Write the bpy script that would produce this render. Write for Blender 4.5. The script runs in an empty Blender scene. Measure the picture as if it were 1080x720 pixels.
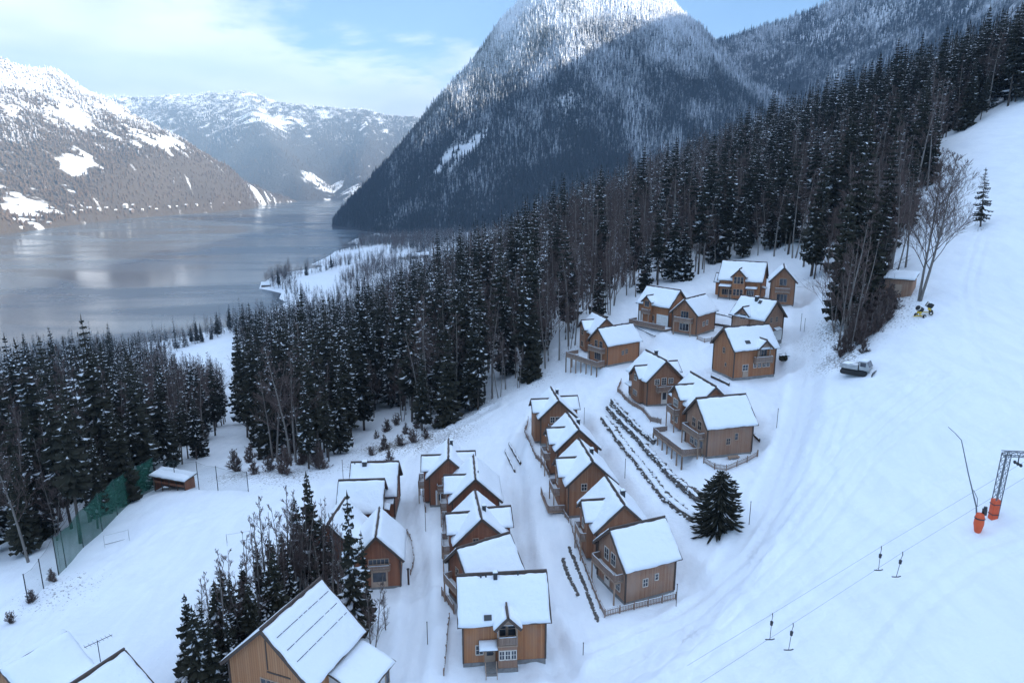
import bpy, bmesh, math, random
import numpy as np
from math import radians, sin, cos, pi, sqrt, atan2
from mathutils import Vector, Matrix, noise as mnoise

random.seed(7); RNG = np.random.default_rng(11)
scene = bpy.context.scene
col = scene.collection

# ------------------------------------------------------------------ camera
PITCH = radians(13.28); CAMZ = 150.0; CLOUD = 5.9; FOC = 720.0
CP, SP = cos(PITCH), sin(PITCH)
cd = bpy.data.cameras.new('camera'); cam = bpy.data.objects.new('camera', cd); col.objects.link(cam)
cam.location = (0, 0, CAMZ); cam.rotation_euler = (pi/2 - PITCH, 0, 0)
cd.sensor_fit = 'HORIZONTAL'; cd.sensor_width = 36.0; cd.lens = 24.0
cd.clip_start = 0.5; cd.clip_end = 30000
scene.camera = cam

# ------------------------------------------------------------------ exposure, sky, sun
scene.view_settings.view_transform = 'Standard'; scene.view_settings.look = 'None'
scene.view_settings.gamma = 1.0; scene.view_settings.use_curve_mapping = False
scene.view_settings.exposure = 1.78
SUN_EL = radians(29); SUN_DIR = Vector((0.985, -0.17, 0)).normalized() * cos(SUN_EL) + Vector((0, 0, sin(SUN_EL)))
w = bpy.data.worlds.new('World'); scene.world = w; w.use_nodes = True
nt = w.node_tree; nt.nodes.clear()
def N(t, **k):
    n = nt.nodes.new(t)
    for a, b in k.items(): setattr(n, a, b)
    return n
out = N('ShaderNodeOutputWorld'); bg = N('ShaderNodeBackground')
sky = N('ShaderNodeTexSky', sky_type='NISHITA', sun_disc=False, sun_elevation=SUN_EL,
        sun_rotation=atan2(SUN_DIR.x, SUN_DIR.y), altitude=2200, air_density=0.6, dust_density=0.1, ozone_density=1.0)
tc = N('ShaderNodeTexCoord')
# clouds: a procedural layer over the sky, laid out by direction
sep = N('ShaderNodeSeparateXYZ'); nt.links.new(tc.outputs['Generated'], sep.inputs[0])
mp = N('ShaderNodeMapping'); mp.inputs['Scale'].default_value = (1.0, 1.0, 3.2); mp.inputs['Location'].default_value = (0.35, 0.1, 0.12)
nt.links.new(tc.outputs['Generated'], mp.inputs[0])
cn = N('ShaderNodeTexNoise'); cn.inputs['Scale'].default_value = 3.4; cn.inputs['Detail'].default_value = 7; cn.inputs['Roughness'].default_value = 0.62
cn.inputs['Distortion'].default_value = 0.25
nt.links.new(mp.outputs[0], cn.inputs['Vector'])
# a bank of cloud low over the lake (ahead and to the left), clear sky elsewhere
def wm(op, a, b=None, c=None, clamp=False):
    n = N('ShaderNodeMath', operation=op, use_clamp=clamp)
    for i, q in enumerate((a, b, c)):
        if q is None: continue
        if isinstance(q, (int, float)): n.inputs[i].default_value = q
        else: nt.links.new(q, n.inputs[i])
    return n.outputs[0]
X_, Y_, Z_ = sep.outputs
lowb = wm('MULTIPLY_ADD', Z_, -1.9, 0.34)             # less cloud with height
west = wm('MULTIPLY', X_, -0.42)
dens_ = wm('ADD', wm('ADD', cn.outputs[0], lowb), west)
cr = N('ShaderNodeMapRange', interpolation_type='SMOOTHSTEP'); cr.inputs['From Min'].default_value = 0.52; cr.inputs['From Max'].default_value = 0.68
nt.links.new(dens_, cr.inputs['Value'])
ahead = N('ShaderNodeMapRange', interpolation_type='SMOOTHSTEP'); ahead.inputs['From Min'].default_value = 0.1; ahead.inputs['From Max'].default_value = 0.6
nt.links.new(Y_, ahead.inputs['Value'])
cover_ = wm('MULTIPLY', cr.outputs[0], ahead.outputs[0])
# thin bright veil added overhead, broken up, out of view, to brighten the shade
hv = N('ShaderNodeMapRange', interpolation_type='SMOOTHSTEP'); hv.inputs['From Min'].default_value = 0.42; hv.inputs['From Max'].default_value = 0.8
nt.links.new(Z_, hv.inputs['Value'])
fill_veil = wm('MULTIPLY', hv.outputs[0], wm('MULTIPLY_ADD', cn.outputs[0], 1.0, 0.05), None, True)
skv = N('ShaderNodeMixRGB'); skv.inputs[2].default_value = (7.4, 9.0, 11.8, 1); nt.links.new(fill_veil, skv.inputs[0]); tint = N('ShaderNodeMixRGB', blend_type='MULTIPLY'); tint.inputs[0].default_value = 1.0; tint.inputs[2].default_value = (0.66, 0.92, 1.0, 1); nt.links.new(sky.outputs[0], tint.inputs[1]); nt.links.new(tint.outputs[0], skv.inputs[1])
sh = N('ShaderNodeTexNoise'); sh.inputs['Scale'].default_value = 5.0; sh.inputs['Detail'].default_value = 6; nt.links.new(mp.outputs[0], sh.inputs['Vector'])
cc = N('ShaderNodeValToRGB'); cc.color_ramp.elements[0].position = 0.35; cc.color_ramp.elements[0].color = (CLOUD*.62, CLOUD*.68, CLOUD*.77, 1); cc.color_ramp.elements[1].position = 0.62; cc.color_ramp.elements[1].color = (CLOUD, CLOUD*1.0, CLOUD*1.0, 1)
nt.links.new(sh.outputs[0], cc.inputs[0])
ccol = N('ShaderNodeMixRGB', blend_type='MIX'); nt.links.new(cc.outputs[0], ccol.inputs[2])
nt.links.new(cover_, ccol.inputs[0]); nt.links.new(skv.outputs[0], ccol.inputs[1])
nt.links.new(ccol.outputs[0], bg.inputs['Color']); bg.inputs['Strength'].default_value = 0.08
nt.links.new(bg.outputs[0], out.inputs['Surface'])

sd = bpy.data.lights.new('sun', 'SUN'); sun = bpy.data.objects.new('sun', sd); col.objects.link(sun)
sd.energy = 5.0; sd.angle = radians(0.5); sd.color = (1.0, 0.93, 0.82)
sun.rotation_euler = SUN_DIR.to_track_quat('Z', 'Y').to_euler()

# ------------------------------------------------------------------ helpers
def tag(o, label=None, cat=None, group=None, kind=None):
    if label: o['label'] = label
    if cat: o['category'] = cat
    if group: o['group'] = group
    if kind: o['kind'] = kind
    return o
def empty(name, loc=(0, 0, 0), rz=0.0):
    o = bpy.data.objects.new(name, None); col.objects.link(o); o.location = loc; o.rotation_euler = (0, 0, rz); o.empty_display_size = 0.5
    return o
class MB:
    """collects faces, builds one mesh object"""
    def __init__(s): s.v = []; s.f = []; s.m = []; s.mi = 0
    def add(s, vs, fs, M=None):
        b = len(s.v)
        s.v.extend([tuple(M @ Vector(v)) for v in vs] if M is not None else [tuple(v) for v in vs])
        for f in fs: s.f.append(tuple(b + i for i in f)); s.m.append(s.mi)
    def box(s, x0, x1, y0, y1, z0, z1, M=None):
        s.add([(x0,y0,z0),(x1,y0,z0),(x1,y1,z0),(x0,y1,z0),(x0,y0,z1),(x1,y0,z1),(x1,y1,z1),(x0,y1,z1)],
              [(0,3,2,1),(4,5,6,7),(0,1,5,4),(1,2,6,5),(2,3,7,6),(3,0,4,7)], M)
    def bar(s, a, b, w, h=None):
        """square bar from a to b"""
        a = Vector(a); b = Vector(b); h = h or w
        d = (b - a); L = d.length
        if L < 1e-6: return
        M = Matrix.Translation(a) @ d.to_track_quat('X', 'Z').to_matrix().to_4x4()
        s.box(0, L, -w/2, w/2, -h/2, h/2, M)
    def tube(s, pts, rad, n=6, cap=True):
        pts = [Vector(p) for p in pts]; rings = []
        if not hasattr(rad, '__len__'): rad = [rad]*len(pts)
        for i, p in enumerate(pts):
            d = (pts[min(i+1, len(pts)-1)] - pts[max(i-1, 0)]).normalized()
            q = d.to_track_quat('Z', 'Y')
            rings.append([p + q @ Vector((cos(2*pi*k/n)*rad[i], sin(2*pi*k/n)*rad[i], 0)) for k in range(n)])
        vs = [v for r in rings for v in r]; fs = []
        for i in range(len(pts)-1):
            for k in range(n):
                k2 = (k+1) % n; fs.append((i*n+k, i*n+k2, (i+1)*n+k2, (i+1)*n+k))
        if cap: fs.append(tuple(range(n))[::-1]); fs.append(tuple((len(pts)-1)*n+k for k in range(n)))
        s.add(vs, fs)
    def prism(s, poly, axis_from, axis_to, M=None):
        """poly: list of 3D points (one end), offset vector to other end"""
        n = len(poly); off = Vector(axis_to) - Vector(axis_from)
        vs = [Vector(p) for p in poly] + [Vector(p) + off for p in poly]
        fs = [tuple(range(n))[::-1], tuple(range(n, 2*n))] + [(i, (i+1) % n, n+(i+1) % n, n+i) for i in range(n)]
        s.add(vs, fs, M)
    def blob(s, c, r, sub=1, jit=0.2, sc=(1,1,1)):
        bm = bmesh.new(); bmesh.ops.create_icosphere(bm, subdivisions=sub, radius=1)
        vs = []
        for v in bm.verts:
            k = 1 + random.uniform(-jit, jit)
            vs.append((c[0]+v.co.x*r*k*sc[0], c[1]+v.co.y*r*k*sc[1], c[2]+v.co.z*r*k*sc[2]))
        fs = [tuple(v.index for v in f.verts) for f in bm.faces]
        bm.free(); s.add(vs, fs)
    def mesh(s, name, mats, smooth=False):
        me = bpy.data.meshes.new(name); me.from_pydata(s.v, [], s.f)
        for m in (mats if isinstance(mats, (list, tuple)) else [mats]): me.materials.append(m)
        if any(s.m): me.polygons.foreach_set('material_index', s.m)
        bm = bmesh.new(); bm.from_mesh(me); bmesh.ops.recalc_face_normals(bm, faces=bm.faces); bm.to_mesh(me); bm.free()
        if smooth: me.polygons.foreach_set('use_smooth', [True]*len(me.polygons))
        me.update(); return me
    def build(s, name, mats, parent=None, smooth=False, loc=None):
        o = bpy.data.objects.new(name, s.mesh(name, mats, smooth)); col.objects.link(o)
        if parent is not None: o.parent = parent
        if loc is not None: o.location = loc
        return o
def np_mesh(name, V, F, mats, smooth=True, mi=None, attrs=None):
    """fast mesh from numpy arrays; F is (n,3) or (n,4)"""
    me = bpy.data.meshes.new(name); V = np.asarray(V, np.float32); F = np.asarray(F, np.int32)
    k = F.shape[1]; me.vertices.add(len(V)); me.vertices.foreach_set('co', V.ravel())
    me.loops.add(F.size); me.loops.foreach_set('vertex_index', F.ravel())
    me.polygons.add(len(F)); me.polygons.foreach_set('loop_start', np.arange(0, F.size, k, dtype=np.int32))
    me.polygons.foreach_set('loop_total', np.full(len(F), k, np.int32))
    me.polygons.foreach_set('use_smooth', np.full(len(F), smooth))
    for m in (mats if isinstance(mats, (list, tuple)) else [mats]): me.materials.append(m)
    if mi is not None: me.polygons.foreach_set('material_index', np.asarray(mi, np.int32))
    for an, av in (attrs or {}).items():
        a = me.attributes.new(an, 'FLOAT', 'POINT'); a.data.foreach_set('value', np.asarray(av, np.float32))
    me.update(); me.validate()
    return me
def link_mesh(name, me, parent=None):
    o = bpy.data.objects.new(name, me); col.objects.link(o)
    if parent is not None: o.parent = parent
    return o

# ------------------------------------------------------------------ view geometry: a point of the place from a reading of the photograph
def ray(u, v):
    x = (u-540)/FOC; y = (360-v)/FOC
    return np.array([x, CP + y*SP, -SP + y*CP])
def P(u, v, zc): return np.array([0, 0, CAMZ]) + ray(u, v)*zc
def pix(x, y, z):
    dz = z - CAMZ; zc = y*CP - dz*SP; yy = y*SP + dz*CP
    return 540 + FOC*x/zc, 360 - FOC*yy/zc, zc

# value noise on arrays
def _h(ix, iy, s):
    n = (ix*374761393 + iy*668265263 + s*974711) & 0x7fffffff
    n = ((n ^ (n >> 13)) * 1274126177) & 0x7fffffff
    return ((n ^ (n >> 16)) & 0xffff)/65535.0
def vnoise(x, y, s=0):
    ix = np.floor(x).astype(np.int64); iy = np.floor(y).astype(np.int64); fx = x-ix; fy = y-iy
    fx = fx*fx*fx*(fx*(fx*6-15)+10); fy = fy*fy*fy*(fy*(fy*6-15)+10)
    return ((_h(ix,iy,s)*(1-fx)+_h(ix+1,iy,s)*fx)*(1-fy) + (_h(ix,iy+1,s)*(1-fx)+_h(ix+1,iy+1,s)*fx)*fy)*2-1
def fbm(x, y, s=0, o=5, g=0.5):
    r = 0; a = 1; t = 0
    for i in range(o):
        r = r + a*vnoise(x, y, s+i*17); t += a; a *= g; c, q = 0.8*2, 0.6*2
        x, y = x*c - y*q + 3.1, x*q + y*c + 1.7
    return r/t
def sstep(a, b, x):
    t = np.clip((x-a)/(b-a), 0, 1); return t*t*(3-2*t)

# ------------------------------------------------------------------ materials
def newmat(name):
    m = bpy.data.materials.new(name); m.use_nodes = True; t = m.node_tree
    return m, t, t.nodes['Principled BSDF']
def nd(t, typ, **k):
    n = t.nodes.new(typ)
    for a, b in k.items(): setattr(n, a, b)
    return n
def ramp(t, src, stops):
    r = nd(t, 'ShaderNodeValToRGB'); e = r.color_ramp.elements
    while len(e) < len(stops): e.new(0.5)
    for i, (p, c) in enumerate(stops): e[i].position = p; e[i].color = (*c, 1) if len(c) == 3 else c
    t.links.new(src, r.inputs[0]); return r.outputs[0]
def noise_n(t, vec, scale, detail=4, rough=0.5, dist=0.0):
    n = nd(t, 'ShaderNodeTexNoise'); n.inputs['Scale'].default_value = scale; n.inputs['Detail'].default_value = detail
    n.inputs['Roughness'].default_value = rough; n.inputs['Distortion'].default_value = dist
    if vec is not None: t.links.new(vec, n.inputs['Vector'])
    return n.outputs[0]
def math_n(t, op, a, b=None, c=None, clamp=False):
    n = nd(t, 'ShaderNodeMath', operation=op, use_clamp=clamp)
    for i, q in enumerate((a, b, c)):
        if q is None: continue
        if isinstance(q, (int, float)): n.inputs[i].default_value = q
        else: t.links.new(q, n.inputs[i])
    return n.outputs[0]
def mix_n(t, f, a, b):
    n = nd(t, 'ShaderNodeMixRGB')
    for i, q in enumerate((f, a, b)):
        if isinstance(q, (int, float)): n.inputs[i].default_value = q
        elif isinstance(q, tuple): n.inputs[i].default_value = (*q, 1)
        else: t.links.new(q, n.inputs[i])
    return n.outputs[0]
def bump_n(t, b, h, strength=0.3, dist=0.1):
    n = nd(t, 'ShaderNodeBump'); n.inputs['Strength'].default_value = strength; n.inputs['Distance'].default_value = dist
    t.links.new(h, n.inputs['Height']); t.links.new(n.outputs[0], b.inputs['Normal'])
def pos_n(t): return nd(t, 'ShaderNodeNewGeometry').outputs['Position']
def obj_n(t): return nd(t, 'ShaderNodeTexCoord').outputs['Object']
def scaled(t, vec, sc):
    n = nd(t, 'ShaderNodeMapping'); n.inputs['Scale'].default_value = sc; t.links.new(vec, n.inputs[0]); return n.outputs[0]
def simple(name, c, rough=0.7, metal=0.0, var=0.12, sc=3.0, bump=0.0):
    m, t, b = newmat(name); o = obj_n(t)
    n = noise_n(t, o, sc, 5, 0.6)
    t.links.new(mix_n(t, n, tuple(x*(1-var*1.6) for x in c), tuple(min(1, x*(1+var*1.6)) for x in c)), b.inputs['Base Color'])
    b.inputs['Roughness'].default_value = rough; b.inputs['Metallic'].default_value = metal
    if bump: bump_n(t, b, n, bump, 0.05)
    return m
# ------------------------------------------------------------------ terrain near: control points read as (u, v, depth)
CTRL = [(480,700,71),(575,695,72),(640,640,83),(707,628,84),(740,484,110),(790,480,110),(765,404,127),(815,400,128),
 (640,390,150),(720,354,157),(785,320,167),(825,325,165),(470,532,113),(530,520,115),(580,465,128),(603,548,104),(515,605,92),
 (395,615,95),(385,556,108),(420,540,113),(300,518,118),(180,516,118),(350,700,75),(0,660,82),(100,590,97),(200,700,74),(60,700,74),(250,600,95),
 (0,560,120),(225,375,380),(240,440,240),(215,490,160),(290,490,138),(420,450,165),(480,450,150),(560,402,160),(605,378,165),(670,302,190),(750,285,200),(850,290,180),
 (970,315,122),(900,395,112),(1045,545,78),(930,610,73),(820,680,70),(1080,700,57),(700,700,71),(850,480,100),(870,335,145),(1035,238,145),(1080,105,200),(990,150,210),
 (1080,330,120),(980,450,93),(760,600,85),(640,470,120),(690,520,102),(900,300,145)]
pts = [tuple(P(*c)) for c in CTRL]
def gp(u, zc, drop):
    """ground point under direction u at depth zc, drop metres below the camera"""
    y = (zc - drop*SP)/CP
    return ((u-540)/FOC*zc, y, CAMZ-drop)
pts += [gp(30,150,64), gp(60,200,75), gp(60,300,97), gp(100,420,124), gp(0,520,150), gp(150,200,72), gp(160,300,92),
 gp(500,330,49), gp(450,380,64), gp(350,450,105), gp(290,520,118), gp(600,300,29), gp(700,330,14), gp(800,330,-6), gp(900,320,-20), gp(1000,300,-36), gp(1080,270,-40),
 gp(420,250,64), gp(560,230,42), gp(350,250,78), gp(300,350,93), gp(680,420,4), gp(560,420,40), gp(1150,250,-50), gp(230,520,128), gp(700,240,22), gp(850,250,8)]
pts += [(-25,18,101),(-70,20,97),(40,10,108),(0,-100,112),(-150,-100,80),(120,-60,135),(100,30,125),(200,100,165),(250,250,205),(330,0,210),(-200,40,72),(-300,-150,30),(-300,100,40),
 (-260,220,30),(-420,420,-8),(-450,650,-8),(-330,760,-6),(-345,880,-6),(-450,300,-8),(-600,100,-10),(-290,930,3),(-345,1060,4),(-270,1136,8),(-200,1300,14),(-200,1450,16),(-430,1200,-6),(-480,1600,-6),(-520,1900,-4),
 (-150,800,18),(0,700,50),(-120,1000,16),(100,900,60),(250,700,140),(450,600,240),(400,400,230),(600,200,320),(0,1400,30),(300,1300,60),(700,900,260),(700,1500,150),(-800,1000,-14),(-900,500,-14),(-1000,1700,-14),(-900,-300,-14),
 (-2500,800,-30),(-3000,3000,-30),(-2500,6000,-30),(0,6000,-30),(0,3000,-20),(2500,3000,0),(3500,0,200),(2000,-1500,200),(0,-1500,60),(-1500,-1500,-20),(6000,6000,-30),(900,-400,350),(300,-400,180)]
pts = np.array(pts)
S = 100.0
def tps_fit(p, lam=0.002):
    n = len(p); X = p[:, :2]/S
    d = np.linalg.norm(X[:, None]-X[None], axis=2); K = np.where(d > 0, d*d*np.log(d+1e-12), 0) + lam*np.eye(n)
    Q = np.hstack([np.ones((n,1)), X]); A = np.block([[K, Q],[Q.T, np.zeros((3,3))]])
    return np.linalg.solve(A, np.concatenate([p[:,2], np.zeros(3)])), X
# a light smoothing: each control sways the sheet only locally, so readings that disagree are averaged
_w, _X = tps_fit(pts, 0.02)
def tps(x, y):
    x = np.asarray(x, float); y = np.asarray(y, float); sh = x.shape; x = x.ravel()/S; y = y.ravel()/S
    r = np.empty(len(x))
    for i in range(0, len(x), 20000):
        a = x[i:i+20000, None]; b = y[i:i+20000, None]
        d2 = (a-_X[:,0])**2 + (b-_X[:,1])**2
        K = 0.5*d2*np.log(d2+1e-12)
        r[i:i+20000] = K @ _w[:-3] + _w[-3] + _w[-2]*a[:,0] + _w[-1]*b[:,0]
    return np.clip(r, -40, 420).reshape(sh)

def axis(lo, hi, st, far_lo, far_hi, g=1.12):
    a = list(np.arange(lo, hi, st)); s = st; x = a[-1]
    while x < far_hi: s = min(s*g, 400); x += s; a.append(x)
    s = st; x = a[0]; b = []
    while x > far_lo: s = min(s*g, 400); x -= s; b.append(x)
    return np.array(b[::-1] + a)
XS = axis(-85, 115, 0.6, -6500, 7000); YS = axis(42, 195, 0.6, -2500, 9000)
GX, GY = np.meshgrid(XS, YS)
GZ = tps(GX, GY)
# far-field roughness
_far = sstep(180, 600, np.hypot(GX, GY-100))
GZ = GZ + _far*fbm(GX/120, GY/120, 3)*8*(GZ > 1) 
def polyline_dist(x, y, pl):
    d = np.full(np.shape(x), 1e9)
    for (a, b), (c, e) in zip(pl[:-1], pl[1:]):
        dx, dy = c-a, e-b; L2 = dx*dx+dy*dy
        t = np.clip(((x-a)*dx+(y-b)*dy)/L2, 0, 1)
        d = np.minimum(d, np.hypot(x-a-t*dx, y-b-t*dy))
    return d
def ground0(u, v, iters=1):
    """where the line of sight (u, v) meets the smooth ground (before small relief)"""
    d = ray(u, v); t = np.linspace(30, 900, 4000); q = np.array([0,0,CAMZ]) + d*t[:, None]
    g = tps(q[:,0], q[:,1]); k = np.argmax(q[:,2] < g)
    if k == 0: k = len(t)-1
    a, b = t[max(k-1,0)], t[k]
    t = np.linspace(a, b, 40); q = np.array([0,0,CAMZ]) + d*t[:, None]; g = tps(q[:,0], q[:,1]); k = np.argmax(q[:,2] <= g+1e-6)
    return q[k]

# ------------------------------------------------------------------ where the houses stand: the two ends of each ridge, ridge height, width, length
PLACE = {
 1: ((481.4,604.5), (576.7,599.5), 8.6, 6.4, None, .55),
 2: ((481,576.5), (538,559.5), 8.2, 6.4, None, .55),
 3: ((508.3,545), (500,511), 8.6, 6.6, 7.6, .55),
 4: ((501.5,503.3), (499.8,485), 8.6, 7.0, 8.0, .55),
 5: ((472.7,481.5), (473,466), 8.6, 6.2, 7.4, .55),
 6: ((589.3,420.5), (580,405.5), 8.6, 6.2, 7.0, .55),
 7: ((610.7,451), (598,433), 8.6, 6.6, 7.4, .55),
 8: ((625.5,484.5), (611,461.5), 9.0, 6.8, 8.0, .55),
 9: ((659,530.5), (640,501.5), 8.8, 6.8, 7.9, .55),
 10: ((642.5,556), (701.5,543), 8.4, 6.6, None, .55),
 11: ((703.5,379.3), (679.6,367), 8.6, 6.8, 7.6, .55),
 12: ((755.6,406.5), (729.6,391.5), 8.6, 6.8, 8.2, .55),
 13: ((733.75,418.5), (786.9,414), 8.8, 6.8, None, .55),
 14: ((763,344), (811,340.5), 9.2, 6.6, None, .55),
 15: ((782,311.5), (820.6,317.5), 8.8, 6.6, None, .55),
 16: ((762,273.5), (809.5,276), 9.0, 8.0, None, .55),
 17: ((827.6,281), (825.8,272), 9.0, 5.2, 6.5, .55),
 18: ((682.7,300), (718.3,305.2), 8.6, 6.8, None, .55),
 19: ((722,314.5), (744,309), 8.0, 6.0, None, .55),
 20: ((630,345), (667,339.5), 8.0, 6.0, None, .55),
 21: ((640,335), (624,327), 8.4, 6.2, 7.6, .55),
 22: ((370,486), (420.8,485), 8.2, 7.4, None, .55),
 23: ((356.7,505), (406,503.5), 8.4, 6.6, None, .55),
 24: ((396,564), (399.4,538), 8.0, 6.0, 7.2, .55),
 25: ((345,551), (359,530.5), 8.2, 6.4, 7.0, .55),
 26: ((274,662), (338,607), 10.0, 9.4, None, .5),
 27: ((0,703), (70,663), 8.5, 9.0, None, .4),
 28: ((70,722), (131,682), 8.5, 8.0, None, .4),
}
PADS = {}
def on_plane(u, v, z):
    d = ray(u, v); k = (z-CAMZ)/d[2]; return Vector(np.array([0,0,CAMZ]) + d*k)
def place(seed):
    r1, r2, H, W, L, og = PLACE[seed]; Hh = H + 0.42
    d = ray(*r1); t_ = np.linspace(20, 400, 4000); q = np.array([0,0,CAMZ]) + d*t_[:, None]
    z = q[int(np.argmax(q[:,2] <= tps(q[:,0], q[:,1]) + Hh)), 2]
    for it in range(40):
        a, c = on_plane(*r1, z), on_plane(*r2, z); mid = (a+c)/2
        if L is not None: mid = a + (c-a).normalized()*(L/2+og)
        z += 0.3*(float(tps([mid.x], [mid.y])[0]) + Hh - z)
    dd = c-a
    PADS[seed] = (Vector((mid.x, mid.y, z-Hh)), atan2(dd.y, dd.x), L if L is not None else dd.length-2*og, W)
for k_ in PLACE: place(k_)
_ws = np.zeros_like(GX); _wz = np.zeros_like(GX); _wm = np.zeros_like(GX)
for k_, (o_, ya, L_, W_) in PADS.items():
    x_ = (GX-o_.x)*cos(ya)+(GY-o_.y)*sin(ya); y_ = -(GX-o_.x)*sin(ya)+(GY-o_.y)*cos(ya)
    dd = np.hypot(np.maximum(np.abs(x_)-L_/2, 0), np.maximum(np.abs(y_)-W_/2, 0))
    near_, far_ = (0.3, 3.0) if k_ in (13, 20) else (1.2, 5.5)
    wg = 1 - sstep(near_, far_, dd); _ws += wg**2; _wz += wg**2*o_.z; _wm = np.maximum(_wm, wg)
GZ = np.where(_ws > 1e-6, GZ*(1-_wm) + _wm*_wz/np.maximum(_ws, 1e-6), GZ)
# ------------------------------------------------------------------ snow, rock, lake materials
def snow_mat(name, near=True):
    m, t, b = newmat(name); p = pos_n(t)
    big = noise_n(t, p, 0.035, 4, 0.55); fine = noise_n(t, p, 1.6, 6, 0.65)
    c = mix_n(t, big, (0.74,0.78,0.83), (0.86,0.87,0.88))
    if near:
        # bits of earth, twigs and grass that poke through on the uneven banks (vertex attribute = where the bank is bare)
        at = nd(t, 'ShaderNodeAttribute', attribute_name='bare').outputs['Fac']
        sp = noise_n(t, p, 2.6, 6, 0.7)
        k = math_n(t, 'ADD', sp, math_n(t, 'MULTIPLY', at, 0.42))
        k = nd(t, 'ShaderNodeMapRange'); k.inputs['From Min'].default_value = 0.74; k.inputs['From Max'].default_value = 0.82
        t.links.new(math_n(t, 'ADD', sp, math_n(t, 'MULTIPLY', at, 0.42)), k.inputs['Value'])
        c = mix_n(t, k.outputs[0], c, (0.10,0.075,0.05))
        # packed road: vertex attribute 'road'
        rd = nd(t, 'ShaderNodeAttribute', attribute_name='road').outputs['Fac']
        c = mix_n(t, math_n(t, 'MULTIPLY', rd, 0.5), c, (0.66,0.67,0.69))
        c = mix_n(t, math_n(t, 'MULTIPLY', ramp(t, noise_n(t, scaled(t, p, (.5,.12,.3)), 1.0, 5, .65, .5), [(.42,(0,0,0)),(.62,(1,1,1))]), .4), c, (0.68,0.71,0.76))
    t.links.new(c, b.inputs['Base Color']); b.inputs['Roughness'].default_value = 0.6
    b.inputs['Specular IOR Level'].default_value = 0.25
    bump_n(t, b, math_n(t, 'ADD', fine, math_n(t, 'MULTIPLY', noise_n(t, p, 0.35, 5), 4.0)), 0.5, 0.16)
    return m
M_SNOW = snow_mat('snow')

def mountain_mat(name, low, mid, lo, hi, patch=0.5, sc=1.0):
    """forest floor / rock on the steep faces, snow on ledges, clearings and with height"""
    m, t, b = newmat(name); p = pos_n(t)
    sep = nd(t, 'ShaderNodeSeparateXYZ'); t.links.new(p, sep.inputs[0])
    hn = nd(t, 'ShaderNodeMapRange'); hn.inputs['From Min'].default_value = lo; hn.inputs['From Max'].default_value = hi
    t.links.new(sep.outputs[2], hn.inputs['Value'])
    n1 = noise_n(t, p, 0.006*sc, 6, 0.6, 0.6); n2 = noise_n(t, p, 0.055*sc, 5, 0.7); n3 = noise_n(t, scaled(t, p, (1,1,0.35)), 0.02*sc, 5, 0.7)
    base = mix_n(t, n1, low, mid)
    base = mix_n(t, math_n(t, 'MULTIPLY', n2, 0.5), base, tuple(x*0.35 for x in low))
    snow = math_n(t, 'ADD', math_n(t, 'MULTIPLY', hn.outputs[0], 0.62), math_n(t, 'MULTIPLY', n2, 0.55))
    snow = math_n(t, 'ADD', snow, math_n(t, 'MULTIPLY', math_n(t, 'SUBTRACT', n3, 0.5), 1.1))
    pt = nd(t, 'ShaderNodeAttribute', attribute_name='clear').outputs['Fac']
    snow = math_n(t, 'ADD', snow, math_n(t, 'MULTIPLY', pt, 0.62))
    r = nd(t, 'ShaderNodeMapRange', interpolation_type='SMOOTHSTEP'); r.inputs['From Min'].default_value = 0.52; r.inputs['From Max'].default_value = 0.86
    t.links.new(snow, r.inputs['Value'])
    t.links.new(mix_n(t, r.outputs[0], base, (0.82,0.84,0.87)), b.inputs['Base Color'])
    b.inputs['Roughness'].default_value = 0.9; b.inputs['Specular IOR Level'].default_value = 0.1
    bump_n(t, b, math_n(t, 'ADD', n2, n3), 1.0, 14.0/sc)
    return m

m, t, b = newmat('lake_water'); p = pos_n(t)
b.inputs['Base Color'].default_value = (0.085,0.10,0.115,1); b.inputs['IOR'].default_value = 1.33
wn = noise_n(t, p, 0.0022, 3, 0.5, 0.4); wn2 = noise_n(t, scaled(t, p, (0.6,1.6,1)), 0.004, 4, 0.55, 0.8)
rg = nd(t, 'ShaderNodeMapRange'); rg.inputs['From Min'].default_value = 0.42; rg.inputs['From Max'].default_value = 0.6
rg.inputs['To Min'].default_value = 0.12; rg.inputs['To Max'].default_value = 0.30
t.links.new(wn2, rg.inputs['Value']); t.links.new(rg.outputs[0], b.inputs['Roughness'])
bump_n(t, b, noise_n(t, p, 0.25, 4, 0.6), 0.05, 0.5)
M_LAKE = m

# ------------------------------------------------------------------ near ground sheet
road_c = [ground0(*q)[:2] for q in ((600,719),(565,640),(555,600),(548,560),(545,520),(540,490),(555,455),(575,425))]
road_r = [ground0(*q)[:2] for q in ((640,719),(690,690),(735,650),(775,600),(810,540),(828,490),(845,440),(852,400),(850,360),(848,330),(852,300))]
road_l = [ground0(*q)[:2] for q in ((430,719),(440,650),(440,600),(432,560),(430,520),(440,480),(470,455),(520,430))]
rd = np.zeros_like(GX)
for pl, wd in ((road_c, 1.7), (road_r, 2.3), (road_l, 1.6)):
    dd = polyline_dist(GX, GY, pl); k = 1 - sstep(wd*0.75, wd*1.25, dd)
    rd = np.maximum(rd, k)
    GZ = GZ - 0.22*k + 0.45*np.exp(-((dd-wd*1.45)/0.6)**2)*(0.6+0.6*fbm(GX/2.5, GY/2.5, 9))
    for off in (0.75, -0.75):   # wheel ruts
        GZ = GZ - 0.20*np.exp(-((dd-abs(off))/0.35)**2)*k
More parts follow.
